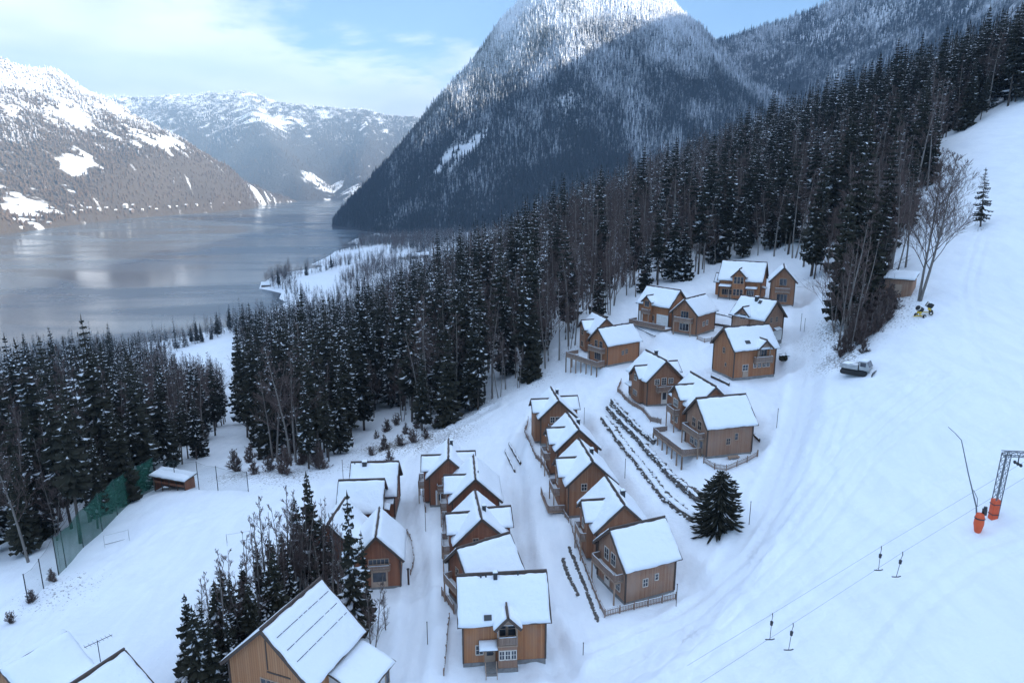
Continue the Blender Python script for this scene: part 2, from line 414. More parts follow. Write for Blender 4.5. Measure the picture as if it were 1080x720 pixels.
# small relief: wind-packed waves, lumps near the banks
slope = np.hypot(*np.gradient(GZ, YS, XS))
relief = 0.30*fbm(GX/11, GY/11, 5, 5, .6) + 0.07*fbm(GX/2.2, GY/2.2, 8, 3)
_hum = np.zeros_like(GX)
for (u, v, r_) in ((690,490,14),(660,455,9),(720,530,8),(690,345,10),(770,340,10),(410,470,14),(455,462,14),(300,495,16),(600,372,8),(640,410,8),(560,430,10),(880,360,10),(930,320,12)):
    x, y, z = ground0(u, v); _hum = np.maximum(_hum, np.exp(-(np.hypot(GX-x, GY-y)/r_)**2))
relief = relief + _hum*(0.38*fbm(GX/2.6, GY/2.6, 61, 4) + .2*np.abs(fbm(GX/5, GY/5, 62, 3)))
GZ = GZ + relief*(1-_far)
# ski and groomer tracks on the piste at the right: shallow parallel grooves uphill
def track(pl, w, depth, n=1, gap=1.2):
    global GZ
    pl = [ground0(*q)[:2] for q in pl]
    for k in range(n):
        o = (k-(n-1)/2)*gap
        pq = []
        for i, (x, y) in enumerate(pl):
            a = pl[max(i-1,0)]; c = pl[min(i+1,len(pl)-1)]; dx, dy = c[0]-a[0], c[1]-a[1]; L = sqrt(dx*dx+dy*dy)
            pq.append((x - dy/L*o, y + dx/L*o))
        d = polyline_dist(GX, GY, pq); GZ = GZ - depth*np.exp(-(d/w)**2) + depth*0.5*np.exp(-((d-w*2)/w)**2)
track([(640,700),(740,650),(840,560),(900,480),(960,430),(1000,400)], 0.5, 0.30, 4, 1.8)
track([(720,712),(830,640),(930,560),(1010,500),(1079,455)], 0.45, 0.22, 2, 2.2)
track([(700,719),(760,640),(820,560),(860,500),(880,440)], 0.5, 0.33, 3, 1.6)
track([(1079,440),(1030,360),(1020,300),(1035,250)], 0.45, 0.25, 2, 1.4)
track([(900,720),(960,640),(1020,590),(1079,570)], 0.5, 0.20, 2, 2.4)
track([(860,440),(900,420),(940,405),(1000,395)], 0.4, 0.22, 2, 1.5)
track([(790,719),(880,640),(1079,540)], 0.35, 0.14, 1)
track([(20,680),(90,610),(170,560),(230,540)], 0.4, 0.18, 2, 1.6)
# bare, twiggy banks
bare = np.zeros_like(GX)
for (u, v, r, k) in ((410,470,12,0.75),(455,462,14,0.7),(385,490,8,0.6),(300,500,12,0.6),(260,500,10,0.7),(330,498,8,0.5),(690,490,9,0.28),(660,455,7,0.28),(720,525,6,0.3),
                     (900,340,14,0.7),(880,380,6,0.7),(930,320,10,0.6),(600,372,8,0.5),(560,402,10,0.5),(500,430,10,0.6),(690,345,6,0.3),(770,345,6,0.35),(110,600,10,0.2),(60,625,8,0.5),(1035,242,2,0.6),(240,400,14,0.4)):
    x, y, z = ground0(u, v); bare = np.maximum(bare, k*np.exp(-(np.hypot(GX-x, GY-y)/r)**2))
bare = np.maximum(bare, 0.25*sstep(0.5, 0.9, slope))
ny, nx = GX.shape
idx = np.arange(ny*nx).reshape(ny, nx)
quads = np.stack([idx[:-1,:-1], idx[:-1,1:], idx[1:,1:], idx[1:,:-1]], -1).reshape(-1, 4)
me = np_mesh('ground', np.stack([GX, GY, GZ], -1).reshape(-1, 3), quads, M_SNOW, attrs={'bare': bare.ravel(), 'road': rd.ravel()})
tag(link_mesh('ground', me), kind='structure')
def gz(x, y):
    """height of the built ground sheet"""
    x = np.asarray(x, float); y = np.asarray(y, float)
    i = np.clip(np.searchsorted(XS, x)-1, 0, nx-2); j = np.clip(np.searchsorted(YS, y)-1, 0, ny-2)
    fx = np.clip((x-XS[i])/(XS[i+1]-XS[i]), 0, 1); fy = np.clip((y-YS[j])/(YS[j+1]-YS[j]), 0, 1)
    return (GZ[j,i]*(1-fx)+GZ[j,i+1]*fx)*(1-fy) + (GZ[j+1,i]*(1-fx)+GZ[j+1,i+1]*fx)*fy
def ground(u, v):
    d = ray(u, v); tt = np.linspace(30, 1200, 6000); q = np.array([0,0,CAMZ]) + d*tt[:, None]
    below = q[:,2] <= gz(q[:,0], q[:,1]); k = int(np.argmax(below)) if below.any() else len(tt)-1
    a, b_ = tt[max(k-1,0)], tt[k]; tt = np.linspace(a, b_, 60); q = np.array([0,0,CAMZ]) + d*tt[:, None]
    below = q[:,2] <= gz(q[:,0], q[:,1]); k = int(np.argmax(below)) if below.any() else len(tt)-1
    return Vector((q[k,0], q[k,1], float(gz(q[k,0], q[k,1]))))
def at_height(u, v, h):
    """the point on the line of sight (u, v) that stands h above the ground"""
    d = ray(u, v); tt = np.linspace(20, 600, 12000); q = np.array([0,0,CAMZ]) + d*tt[:, None]
    below = q[:,2] <= gz(q[:,0], q[:,1]) + h; k = int(np.argmax(below)); return Vector(q[k])

# lake: one sheet at the level of the water
mb = MB(); mb.add([(-6000,-1500,0),(0,-1500,0),(0,9000,0),(-6000,9000,0)], [(0,1,2,3)])
tag(mb.build('lake', M_LAKE), kind='structure')

# ------------------------------------------------------------------ far mountains: ridges with falling flanks
def ridge_field(X, Y, ridges, warp=90, wsc=500, seed=1, rough=0.12, sharp=18.0):
    wx = X + warp*fbm(X/wsc, Y/wsc, seed, 5); wy = Y + warp*fbm(X/wsc+7, Y/wsc+3, seed+40, 5)
    H = np.full(X.shape, -400.0)
    for pl, sl in ridges:
        for (a, b, za), (c, e, zb) in zip(pl[:-1], pl[1:]):
            dx, dy = c-a, e-b; L2 = dx*dx+dy*dy
            tt = np.clip(((wx-a)*dx+(wy-b)*dy)/L2, 0, 1)
            d = np.hypot(wx-a-tt*dx, wy-b-tt*dy)
            h = za+(zb-za)*tt - sl*(np.sqrt(d*d+sharp*sharp)-sharp)
            k = 40.0; mx_ = np.maximum(H, h); H = mx_ + k*np.log(np.exp((H-mx_)/k)+np.exp((h-mx_)/k))*0.5
    # gullies and ribs
    H = H + rough*np.clip(H, 0, 500)*0.45*fbm(X/160, Y/160, seed+3, 5, 0.55) + rough*30*(1-np.abs(fbm(X/60, Y/60, seed+5, 4)))*(H > 0)
    return H
def grid_mesh(name, x0, x1, y0, y1, st, ridges, mat, clear=None, post=None, **k):
    xs = np.arange(x0, x1+st, st); ys = np.arange(y0, y1+st, st); X, Y = np.meshgrid(xs, ys)
    H = ridge_field(X, Y, ridges, **k)
    if post is not None: H = post(X, Y, H)
    H = np.maximum(H, -60)
    i = np.arange(X.size).reshape(X.shape); q = np.stack([i[:-1,:-1], i[:-1,1:], i[1:,1:], i[1:,:-1]], -1).reshape(-1, 4)
    zq = H.ravel()[q].max(1); q = q[zq > -40]
    cl = clear(X, Y, H) if clear is not None else np.zeros_like(X)
    me = np_mesh(name, np.stack([X, Y, H], -1).reshape(-1, 3), q, mat, attrs={'clear': cl.ravel()})
    tag(link_mesh(name, me), kind='structure')
    return xs, ys, H, cl
def sample(gridd, x, y, which=2):
    xs, ys = gridd[0], gridd[1]; A = gridd[which]
    i = np.clip(((x-xs[0])/(xs[1]-xs[0])).astype(int), 0, len(xs)-2); j = np.clip(((y-ys[0])/(ys[1]-ys[0])).astype(int), 0, len(ys)-2)
    fx = np.clip((x-xs[i])/(xs[1]-xs[0]), 0, 1); fy = np.clip((y-ys[j])/(ys[1]-ys[0]), 0, 1)
    return (A[j,i]*(1-fx)+A[j,i+1]*fx)*(1-fy)+(A[j+1,i]*(1-fx)+A[j+1,i+1]*fx)*fy

def clear_m1(X, Y, H):
    c = 0.30*sstep(0.25, 0.6, fbm(X/140, Y/140, 77, 4))*(H > 60)
    # a band of rock and snow rising along the foot of the left flank
    d = polyline_dist(X, Y, [(-380,2000),(-250,2070),(-120,2110)])
    return np.maximum(c, 1.1*np.exp(-(d/46)**2)*sstep(-.25, .35, fbm(X/45, Y/45, 79, 4)))
M1 = [([(-430,2080,-60),(-300,2230,150),(-190,2340,330),(-15,2500,600),(150,2600,820),(210,2640,905),(330,2640,905),(480,2600,815),(578,2600,720),(690,2600,600),(903,2600,455),(1150,2560,330)], 1.12),
      ([(210,2640,905),(170,2450,690),(150,2250,440),(120,2050,210),(60,1900,60)], 1.0),
      ([(480,2600,815),(560,2350,530),(620,2100,300),(640,1900,120)], 1.0),
      ([(-15,2500,600),(-60,2300,330),(-110,2100,120)], 1.15),
      ([(330,2640,905),(360,2400,640),(380,2200,420),(380,2000,200)], 1.05)]
M_MT1 = mountain_mat('steep_mountain', (0.04,0.045,0.05), (0.12,0.12,0.125), -100, 900)
G1 = grid_mesh('mountain_steep', -760, 1500, 1650, 3300, 12, M1, M_MT1, clear_m1, seed=21, warp=55, wsc=330)
M2 = [([(600,3500,470),(933,3200,720),(1130,3200,785),(1378,3200,880),(1800,3000,1250)], 0.75),
      ([(1800,3000,1250),(2050,2600,1470),(2050,1700,1560),(2050,700,1560),(2050,-600,1420),(2000,-2000,1400)], 1.5),
      ([(1130,3200,785),(1180,2800,600),(1150,2500,380)], 0.9), ([(1378,3200,880),(1450,2700,640),(1480,2300,380)], 0.9)
      ]
M_MT2 = mountain_mat('wooded_ridge', (0.035,0.04,0.045), (0.10,0.10,0.105), 100, 1100)
G2 = grid_mesh('mountain_right', 500, 3600, -2400, 4300, 40, M2, M_MT2, clear_m1, seed=31, warp=80, wsc=500)
def blotch(list_):
    def f(X, Y, H):
        c = np.zeros_like(X)
        c = 0.6*sstep(0.0, .4, fbm(X/90, Y/60, 57, 4))*(1-sstep(6, 16, H)) 
        for (x, y, r, k, s) in list_: c = np.maximum(c, k*sstep(0.2, 0.95, np.exp(-((X-x)**2+((Y-y)*s)**2)/r**2)+1.15*fbm(X/75, Y/34, 55, 6, .62)))
        return c
    return f
ML = [([(-3600,2500,800),(-2800,2900,780),(-2420,3100,690),(-2139,3400,625),(-1889,3900,345),(-1640,4500,90),(-1500,5000,-20)], 0.62),
      ([(-2420,3100,690),(-2150,2700,420),(-1950,2350,210),(-1800,2100,90)], 0.72), ([(-2139,3400,625),(-1960,3150,420),(-1800,2950,200)], 0.75),
      ([(-1889,3900,345),(-1720,3600,180)], 0.7), ([(-2800,2900,780),(-2500,2300,420),(-2200,1800,160)], 0.7),
      ([(-1560,1960,46),(-1440,2010,52),(-1390,2060,30)], 0.8)]
ML.append(([(-2400,1500,14),(-1700,2300,14),(-1690,2900,10),(-1640,3800,8),(-1560,4700,6)], 0.085))
M_MTL = mountain_mat('wooded_slope', (0.075,0.062,0.052), (0.145,0.108,0.08), 160, 800)
GL = grid_mesh('mountain_lakeside', -4400, -1200, 1300, 5400, 20, ML, M_MTL,
               blotch([(-1880,2450,75,.9,0.8),(-1990,2850,60,0.8,0.9),(-1900,3080,95,.9,0.7),(-1860,3400,85,.9,0.6),(-1780,3640,60,0.8,0.4),(-2060,2600,60,.7,.5),(-1560,2100,110,1.2,0.7),(-1640,2350,110,1.2,0.8),(-1700,2750,60,1.2,0.5),(-1640,3300,60,1.2,0.3),(-1580,4200,70,1.1,0.2)]), seed=41, warp=60, wsc=420,
               post=lambda X, Y, H: H - 420*sstep(-1560+60*np.sin(Y/260), -1340+60*np.sin(Y/260), X))
MF = [([(-5600,6600,900),(-3900,7000,930),(-3300,7000,935),(-2900,7000,960),(-2600,7000,970),(-2240,6900,880),(-1500,7000,800),(-1000,7000,735),(200,7200,720),(1500,7200,500)], 0.6),
      ([(-2600,7000,970),(-2300,6300,700),(-1900,5700,380),(-1600,5300,90)], 0.7), ([(-1500,7000,800),(-1300,6200,450),(-1200,5500,140)], 0.65), ([(-1000,7000,735),(-700,6200,420),(-700,5500,120)], 0.65)]
M_MTF = mountain_mat('far_mountain', (0.055,0.052,0.052), (0.12,0.105,0.095), 250, 1350, sc=0.7)
GF = grid_mesh('mountain_far', -6000, 2000, 4200, 8600, 45, MF, M_MTF, blotch([(-1500,5500,160,1.0,1),(-1250,5400,120,1.0,1),(-2200,6400,220,.9,1)]), seed=51, warp=90, wsc=600)
# ------------------------------------------------------------------ trees: materials
def crown_mat(name, dark, mid, thr=0.62):
    m, t, b = newmat(name)
    at = nd(t, 'ShaderNodeAttribute', attribute_name='snow').outputs['Fac']
    rnd = nd(t, 'ShaderNodeObjectInfo').outputs['Random']; p = pos_n(t)
    n = noise_n(t, p, 1.1, 4, 0.7)
    c = mix_n(t, n, dark, mid)
    c = mix_n(t, math_n(t, 'MULTIPLY', rnd, 0.45), c, tuple(x*0.5 for x in dark))
    s = math_n(t, 'ADD', at, math_n(t, 'MULTIPLY', math_n(t, 'SUBTRACT', n, 0.5), 0.9))
    s = math_n(t, 'ADD', s, math_n(t, 'MULTIPLY', math_n(t, 'SUBTRACT', rnd, 0.5), 0.16))
    r = nd(t, 'ShaderNodeMapRange'); r.inputs['From Min'].default_value = thr; r.inputs['From Max'].default_value = thr+0.1
    t.links.new(s, r.inputs['Value'])
    t.links.new(mix_n(t, r.outputs[0], c, (0.78,0.80,0.84)), b.inputs['Base Color'])
    b.inputs['Roughness'].default_value = 0.85; b.inputs['Specular IOR Level'].default_value = 0.15
    return m
M_SPRUCE = crown_mat('spruce_needles', (0.016,0.016,0.011), (0.045,0.041,0.027), 0.51)
M_SPRUCE_FAR = crown_mat('spruce_needles_far', (0.016,0.016,0.011), (0.045,0.041,0.028), 0.50)
M_YOUNG = crown_mat('young_spruce_needles', (0.018,0.018,0.012), (0.048,0.045,0.03), 0.44)
def bark_mat(name, a, b_):
    m, t, b = newmat(name); p = obj_n(t)
    n = noise_n(t, scaled(t, p, (3,3,0.8)), 2.0, 5, 0.7); rnd = nd(t, 'ShaderNodeObjectInfo').outputs['Random']
    c = mix_n(t, n, a, b_); c = mix_n(t, math_n(t, 'MULTIPLY', rnd, 0.4), c, tuple(x*0.6 for x in a))
    t.links.new(c, b.inputs['Base Color']); b.inputs['Roughness'].default_value = 0.9; b.inputs['Specular IOR Level'].default_value = 0.2
    bump_n(t, b, n, 0.4, 0.05); return m
M_BARK = bark_mat('conifer_bark', (0.055,0.045,0.038), (0.13,0.105,0.09))
M_BARK2 = bark_mat('leafless_bark', (0.15,0.13,0.115), (0.32,0.285,0.26))
M_TWIG = bark_mat('leafless_twigs', (0.095,0.064,0.056), (0.17,0.122,0.108))

# ------------------------------------------------------------------ trees: shapes
def spruce(seed, H=25.0, R=3.4, base=0.10, whorls=26, nb=9, sparse=0.0, lod=0, round_=False, wf=1.0):
    """returns trunk MB and crown arrays (V, F, snow)"""
    r = np.random.default_rng(seed); V = []; F = []; Sn = []
    for i in range(whorls):
        f = (i + r.uniform(-.3,.3))/whorls; f = min(max(f, 0), 0.985)
        z = H*(base + (1-base)*f)
        prof = (1-f)**0.85*(0.72+0.28*min(1, f/0.12))
        if round_: prof = sqrt(max(0, 1-f*f))*(0.8+0.2*r.random())
        n = max(4, int(round(nb*(0.55+0.45*(1-f)))))
        a0 = r.uniform(0, 6.28)
        for k in range(n):
            if r.random() < sparse: continue
            a = a0 + 6.283*k/n + r.uniform(-.25,.25); L = (R*prof + 0.22)*r.uniform(0.62, 1.16)
            ca, sa = cos(a), sin(a); droop = (0.10+0.42*(1-f))*r.uniform(0.6,1.3); wid = (L*r.uniform(0.20,0.32)+0.08)*wf
            sn = r.uniform(0.25, 0.8)
            segs = 2 if lod else 3
            for sgn in (-1, 1):
                b0 = len(V); prevs = []
                for q in range(segs+1):
                    tq = q/segs; rr = L*tq; zz = z - droop*L*tq*(1.25-0.45*tq) + 0.10*L*max(0, tq-0.7)
                    wq = wid*sin(pi*min(1, tq*0.82+0.16))*(1 if q < segs else 0.25)*r.uniform(0.7,1.25)
                    V.append((ca*rr, sa*rr, zz)); Sn.append(sn*(0.55+0.6*tq))
                    V.append((ca*rr - sa*sgn*wq + ca*0.12*L, sa*rr + ca*sgn*wq + sa*0.12*L, zz - wq*r.uniform(0.5,1.0))); Sn.append(sn*0.55*(0.6+0.5*tq))
                for q in range(segs):
                    i0 = b0+2*q
                    F.append((i0, i0+1, i0+3)); F.append((i0, i0+3, i0+2))
                    if not lod:  # hanging twig
                        e = V[i0+1]; g = V[i0+3]
                        V.append(((e[0]+g[0])/2 + r.uniform(-.2,.2)*wid, (e[1]+g[1])/2 + r.uniform(-.2,.2)*wid, min(e[2],g[2]) - r.uniform(0.1,0.55)*wid - 0.1)); Sn.append(0.15)
                        F.append((i0+1, len(V)-1, i0+3))
    # leader
    b0 = len(V); V += [(0.16,0,H*0.955),(-0.1,0.13,H*0.955),(-0.1,-0.13,H*0.955),(0,0,H*1.015)]; Sn += [0.3]*4; F += [(b0,b0+1,b0+3),(b0+1,b0+2,b0+3),(b0+2,b0,b0+3)]
    return np.array(V), np.array(F), np.array(Sn)
def trunk_mb(H, r0, r1=0.04, lean=0.0, n=6):
    mb = MB(); mb.tube([(0,0,-1.2),(lean*.1,0,H*.1),(lean*.4,0,H*.4),(lean*.7,0,H*.7),(lean,0,H)], [r0*1.25, r0, r0*.75, r0*.45, r1], n); return mb

def bare(seed, H=22.0, spread=0.30, first=0.30, stems=1, depth=4, n0=13, thick=1.0, up=0.55):
    """leafless tree: a list of tapering segments (p, q, r0, r1, level)"""
    r = random.Random(seed); segs = []
    def grow(p, d, L, rad, lev):
        n = 3 if lev <= 1 else 2
        q = p; dd = d
        pts = [p]
        for i in range(n):
            dd = (dd + Vector((r.uniform(-.16,.16), r.uniform(-.16,.16), 0.10 if lev else 0.02))).normalized()
            q = q + dd*(L/n); pts.append(q)
        for i in range(n): segs.append((pts[i], pts[i+1], rad*(1-0.75*i/n), rad*(1-0.75*(i+1)/n), lev))
        if lev >= depth: return
        m = {1: 6, 2: 5, 3: 4}.get(lev, 3)
        for k in range(m):
            tt = r.uniform(0.25, 1.0); i = min(n-1, int(tt*n)); b = pts[i].lerp(pts[i+1], tt*n-i)
            ax = dd.orthogonal().normalized(); ax.rotate(Matrix.Rotation(r.uniform(0, 6.28), 3, dd))
            nd_ = (dd*r.uniform(.6,1.0) + ax*r.uniform(.45,.8) + Vector((0,0,0.15))).normalized()
            grow(b, nd_, L*r.uniform(.42,.62), max(0.016*thick, rad*0.42), lev+1)
    for s in range(stems):
        a = r.uniform(0, 6.28); lean = 0.0 if stems == 1 else r.uniform(.05,.16)
        dd = Vector((cos(a)*lean, sin(a)*lean, 1)).normalized(); rad = H*0.0095*thick*(1 if stems == 1 else .75)
        p = Vector((cos(a)*.25*(stems > 1), sin(a)*.25*(stems > 1), -1.0)); pts = [p]; N_ = 8; hh = H*r.uniform(.86,1.0)
        for i in range(N_):
            dd = (dd + Vector((r.uniform(-.05,.05), r.uniform(-.05,.05), .06))).normalized(); pts.append(pts[-1] + dd*(hh+1)/N_)
        for i in range(N_): segs.append((pts[i], pts[i+1], rad*(1.1-i/N_*1.0), rad*(1.1-(i+1)/N_*1.0)+.012, 0))
        for k in range(n0):
            f = first + (1-first)*(k+r.random())/n0*.98; x = f*N_; i = min(N_-1, int(x)); b = pts[i].lerp(pts[i+1], x-i)
            az = k*2.4 + r.uniform(-.5,.5); d2 = Vector((cos(az), sin(az), up*r.uniform(.7,1.5)+f*0.5)).normalized()
            grow(b, d2, H*spread*(1.12-f)*r.uniform(.75,1.2), max(0.03*thick, rad*(1-f)*.55), 1)
    return segs
def seg_mesh(name, segs, mat, lev0, lev1, minr=0.0):
    """3-sided tapering sticks for the segments of level lev0..lev1"""
    V = []; F = []
    for (p, q, a, b, l) in segs:
        if not (lev0 <= l <= lev1): continue
        a = max(a, minr); b = max(b, minr*.6); d = (q-p); 
        if d.length < 1e-5: continue
        n = 6 if l == 0 else 3; Q = d.to_track_quat('Z', 'Y'); i0 = len(V)
        for (c, rr) in ((p, a), (q + d*0.04, b)):
            for k in range(n): V.append(tuple(c + Q @ Vector((cos(6.283*k/n)*rr, sin(6.283*k/n)*rr, 0))))
        for k in range(n):
            k2 = (k+1) % n; F.append((i0+k, i0+k2, i0+n+k2)); F.append((i0+k, i0+n+k2, i0+n+k))
    return np_mesh(name, np.array(V), np.array(F), mat, True)

SPR = []   # (trunk mesh, crown mesh, height)
for i, (H, R, base, wh, nb, sp) in enumerate([(26,3.3,.10,30,10,.05),(24,2.9,.16,27,9,.10),(28,3.0,.22,28,9,.14),(21,3.2,.05,26,10,.04),(27,2.5,.34,24,8,.20),(23,2.6,.28,22,8,.22)]):
    V, F, Sn = spruce(100+i, H, R, base, wh, nb, sp)
    me = np_mesh('crown', V, F, M_SPRUCE, False, attrs={'snow': Sn})
    SPR.append((trunk_mb(H*.97, .24).mesh('trunk', M_BARK, True), me, H))
BAR = []
for i, (H, sp, fi, n0, st, up) in enumerate([(23,.26,.36,15,1,.75),(20,.30,.25,15,1,.6),(25,.22,.48,13,1,.9),(17,.30,.18,15,2,.7),(21,.22,.40,12,2,1.0)]):
    sg = bare(300+i, H, sp, fi, st, 3, n0, 1.0, up)
    BAR.append((seg_mesh('trunk', sg, M_BARK2, 0, 0), seg_mesh('crown', sg, M_TWIG, 1, 9, 0.022), H))

def tree_thing(name, proto, loc, s, rz, label, cat, group, lean=0.0):
    e = empty(name, loc, rz); e.scale = (s, s, s*1.0)
    e.rotation_euler = (lean*cos(rz*3), lean*sin(rz*3), rz)
    tr = bpy.data.objects.new('trunk', proto[0]); cr_ = bpy.data.objects.new('crown', proto[1])
    for o in (tr, cr_): col.objects.link(o); o.parent = e
    return tag(e, label, cat, group)

# ------------------------------------------------------------------ where trees stand (outlines read on the ground)
def in_poly(u, v, poly):
    r = np.zeros(np.shape(u), bool); n = len(poly)
    for i in range(n):
        x1, y1 = poly[i]; x2, y2 = poly[(i+1) % n]
        if y1 == y2: continue
        r ^= ((y1 > v) != (y2 > v)) & (u < (x2-x1)*(v-y1)/(y2-y1)+x1)
    return r
OPEN = [[(-200,760),(-200,690),(0,668),(30,625),(72,585),(130,535),(165,510),(200,492),(222,478),(240,440),(236,415),(222,390),(180,386),(172,376),(246,350),(260,372),(252,405),(256,440),(262,468),(285,486),(320,500),(352,490),(372,470),(395,440),(415,432),(430,462),(470,448),(520,425),(560,403),(590,384),(606,372),(628,345),(664,318),(700,302),(742,296),(762,276),(800,272),(842,276),(858,296),(880,300),(885,352),(905,345),(925,322),(940,305),(952,270),(968,230),(985,190),(992,152),(1030,130),(1080,106),(1300,40),(1500,760)],
        [(304,283),(327,273),(364,265),(393,260),(413,259),(413,266),(384,274),(342,284),(309,292)],
        [(308,295),(364,281),(413,269),(437,262),(440,268),(425,277),(393,278),(362,296),(350,312),(307,306)],
        [(668,204),(672,176),(682,174),(684,200)]]
def spaced(x0, x1, y0, y1, st):
    xs, ys = np.meshgrid(np.arange(x0, x1, st), np.arange(y0, y1, st))
    xs = xs.ravel() + RNG.uniform(-.46, .46, xs.size)*st; ys = ys.ravel() + RNG.uniform(-.46, .46, ys.size)*st
    return xs, ys
cand = []
for (x0,x1,y0,y1,st) in ((-170,200,90,330,3.9),(-330,-170,60,330,4.6),(200,330,150,420,4.8),(-380,380,330,620,5.4),(-420,300,620,860,7.0),(-60,300,860,1800,9.0),(-420,-60,860,1800,6.2)):
    a, b_ = spaced(x0,x1,y0,y1,st); cand.append(np.stack([a,b_],1))
cand = np.concatenate(cand); zz = gz(cand[:,0], cand[:,1]); cu, cv, cz = pix(cand[:,0], cand[:,1], zz)
keep = (zz > 1.2) & (cu > -90) & (cu < 1190) & (cz > 60)
for o in OPEN: keep &= ~in_poly(cu, cv, o)
# the far slope of the steep mountain carries its own wood
gh = np.where((cand[:,0] > -760) & (cand[:,1] > 1660), sample(G1, np.clip(cand[:,0],-760,1490), np.clip(cand[:,1],1650,3290)), -99)
keep &= gh < zz
dens = fbm(cand[:,0]/26, cand[:,1]/26, 91, 3)
edge = np.ones(len(cand), bool)
keep &= (RNG.random(len(cand)) < np.where(cz < 700, 0.93, 0.75)) 
T = np.stack([cand[:,0], cand[:,1], zz, cu, cv, cz, dens], 1)[keep]
# kinds: leafless wood along the lower edge above the chalets, in the wedge by the piste, and in the hollow at the left
u_, v_ = T[:,3], T[:,4]
pb = 0.19 + 0.24*(T[:,6] > 0.15)
pb += 0.42*in_poly(u_, v_, [(560,400),(600,250),(700,200),(850,170),(1000,120),(1000,230),(940,320),(860,300),(740,305),(600,390)])
pb += 0.24*in_poly(u_, v_, [(440,470),(380,300),(560,230),(700,260),(560,410)])
pb += 0.40*in_poly(u_, v_, [(-100,700),(-100,470),(60,450),(110,520),(60,610)])
pb += 0.45*in_poly(u_, v_, [(180,380),(240,400),(240,480),(150,480),(160,400)])
pb += 0.40*in_poly(u_, v_, [(255,300),(300,270),(430,255),(430,285),(360,330),(290,330)])
pb = np.where(in_poly(u_, v_, [(760,200),(800,110),(1080,10),(1100,100),(990,150),(900,180)]), 0.10, pb)
is_b = RNG.random(len(T)) < pb
hs = np.clip(RNG.normal(0.98, 0.22, len(T)), 0.45, 1.4)*np.where(T[:,5] > 900, 0.62, 1.0)*np.where(is_b, 0.95, 1.0)
edge_small = in_poly(u_, v_, [(-100,720),(-100,560),(60,560),(200,480),(215,500),(80,600),(0,680)]); hs = np.where(edge_small, hs*0.8, hs); hs = np.where(is_b & (T[:,5] > 900), hs*1.35, hs)
var = RNG.integers(0, 6, len(T)); varb = RNG.integers(0, 5, len(T)); rot = RNG.uniform(0, 6.28, len(T))
th = np.where(is_b, np.array([p_[2] for p_ in BAR])[varb], np.array([p_[2] for p_ in SPR])[var])*hs
# the skyline of the wood: young growth where the photograph sees over it to the lake and the clearings
SKY = np.array([(-200,342),(0,346),(60,343),(100,352),(150,362),(172,378),(246,380),(252,345),(280,322),(340,318),(380,306),(430,272),(470,250),(520,225),(560,202),(600,186),(650,174),(700,152),(750,136),(800,106),(850,88),(900,70),(950,50),(1000,30),(1040,15),(1080,2),(1300,-60)])
cap = np.interp(T[:,3], SKY[:,0], SKY[:,1])
beyond = (T[:,3] > 165) & (T[:,3] < 262) & (T[:,4] < 384); cap = np.where(beyond, np.interp(T[:,3], [165,200,262], [362,344,320]), cap)
behind = T[:,4] < cap + 6; f62 = np.where(behind & (T[:,5] < 900), .62, 1.0)*np.where(behind & (T[:,5] >= 900), 1.25, 1.0); hs = hs*f62; th = th*f62; cap = np.where(behind, -999, cap); cap = cap + RNG.normal(3, 8, len(T)) - 10*(RNG.random(len(T)) < .12)
lo_, hi_ = np.zeros(len(T)), np.full(len(T), 60.0)
for _ in range(24):
    m__ = (lo_+hi_)/2; up_ = pix(T[:,0], T[:,1], T[:,2]+m__)[1] > cap; lo_ = np.where(up_, m__, lo_); hi_ = np.where(up_, hi_, m__)
f_h = np.minimum(1, lo_/th); hs = hs*f_h; th = th*f_h
ok_ = (f_h > .2) & (th > 4)
T, is_b, hs, th, var, varb, rot = T[ok_], is_b[ok_], hs[ok_], th[ok_], var[ok_], varb[ok_], rot[ok_]
# how much of each tree the photograph's viewpoint sees: nearest first into a coarse count
order = np.argsort(T[:,5]); buf = np.zeros((375, 550), bool); vis = np.zeros(len(T))
tu, tv, _ = pix(T[:,0], T[:,1], T[:,2]+th)
for i in order:
    wpx = (3.0*FOC/T[i,5])/2; h0, h1 = tv[i]/2, T[i,4]/2
    y0, y1 = int(max(h0, 0)), int(min(h1, 374))
    if y1 <= y0: continue
    cnt = 0
    for y in range(y0, y1+1):
        f = (y-h0)/max(h1-h0, 1e-3); hw = max(wpx*(0.15+0.85*min(1, f*1.4)) if not is_b[i] else wpx*0.5, 0.5)
        x = (tu[i] + (T[i,3]-tu[i])*f)/2; a, b_ = int(max(0, x-hw)), int(min(550, x+hw+1))
        if b_ <= a: continue
        row = buf[y, a:b_]; cnt += (~row).sum(); row[:] = True
    vis[i] = cnt
sel = np.zeros(len(T), bool)
for kind in (True, False):
    ids = np.where(is_b == kind)[0]; ids = ids[np.argsort(-vis[ids])][:235 if kind else 285]; ids = ids[vis[ids] > 0]; sel[ids] = True
def where(u, v, zc, b_):
    k = 'bare grey-brown tree' if b_ else 'tall dark snow-dusted spruce'
    kind = 'bare trees' if b_ else 'spruces'
    if u < 262 and zc < 420:
        return (k + ' in the wood between the lake and the green net', kind + ' of the wood by the lake')
    if zc > 420: return (k + ' far off on the wooded shoulder above the lake', kind + ' on the far wooded shoulder')
    if u < 560: return (k + ' in the wood between the snowy lane and the steep mountain', kind + ' of the wood below the steep mountain')
    if u < 860: return (k + ' on the hillside directly behind the upper chalets', kind + ' behind the upper chalets')
    return (k + ' on the hillside beside the top of the ski piste', kind + ' beside the top of the piste')
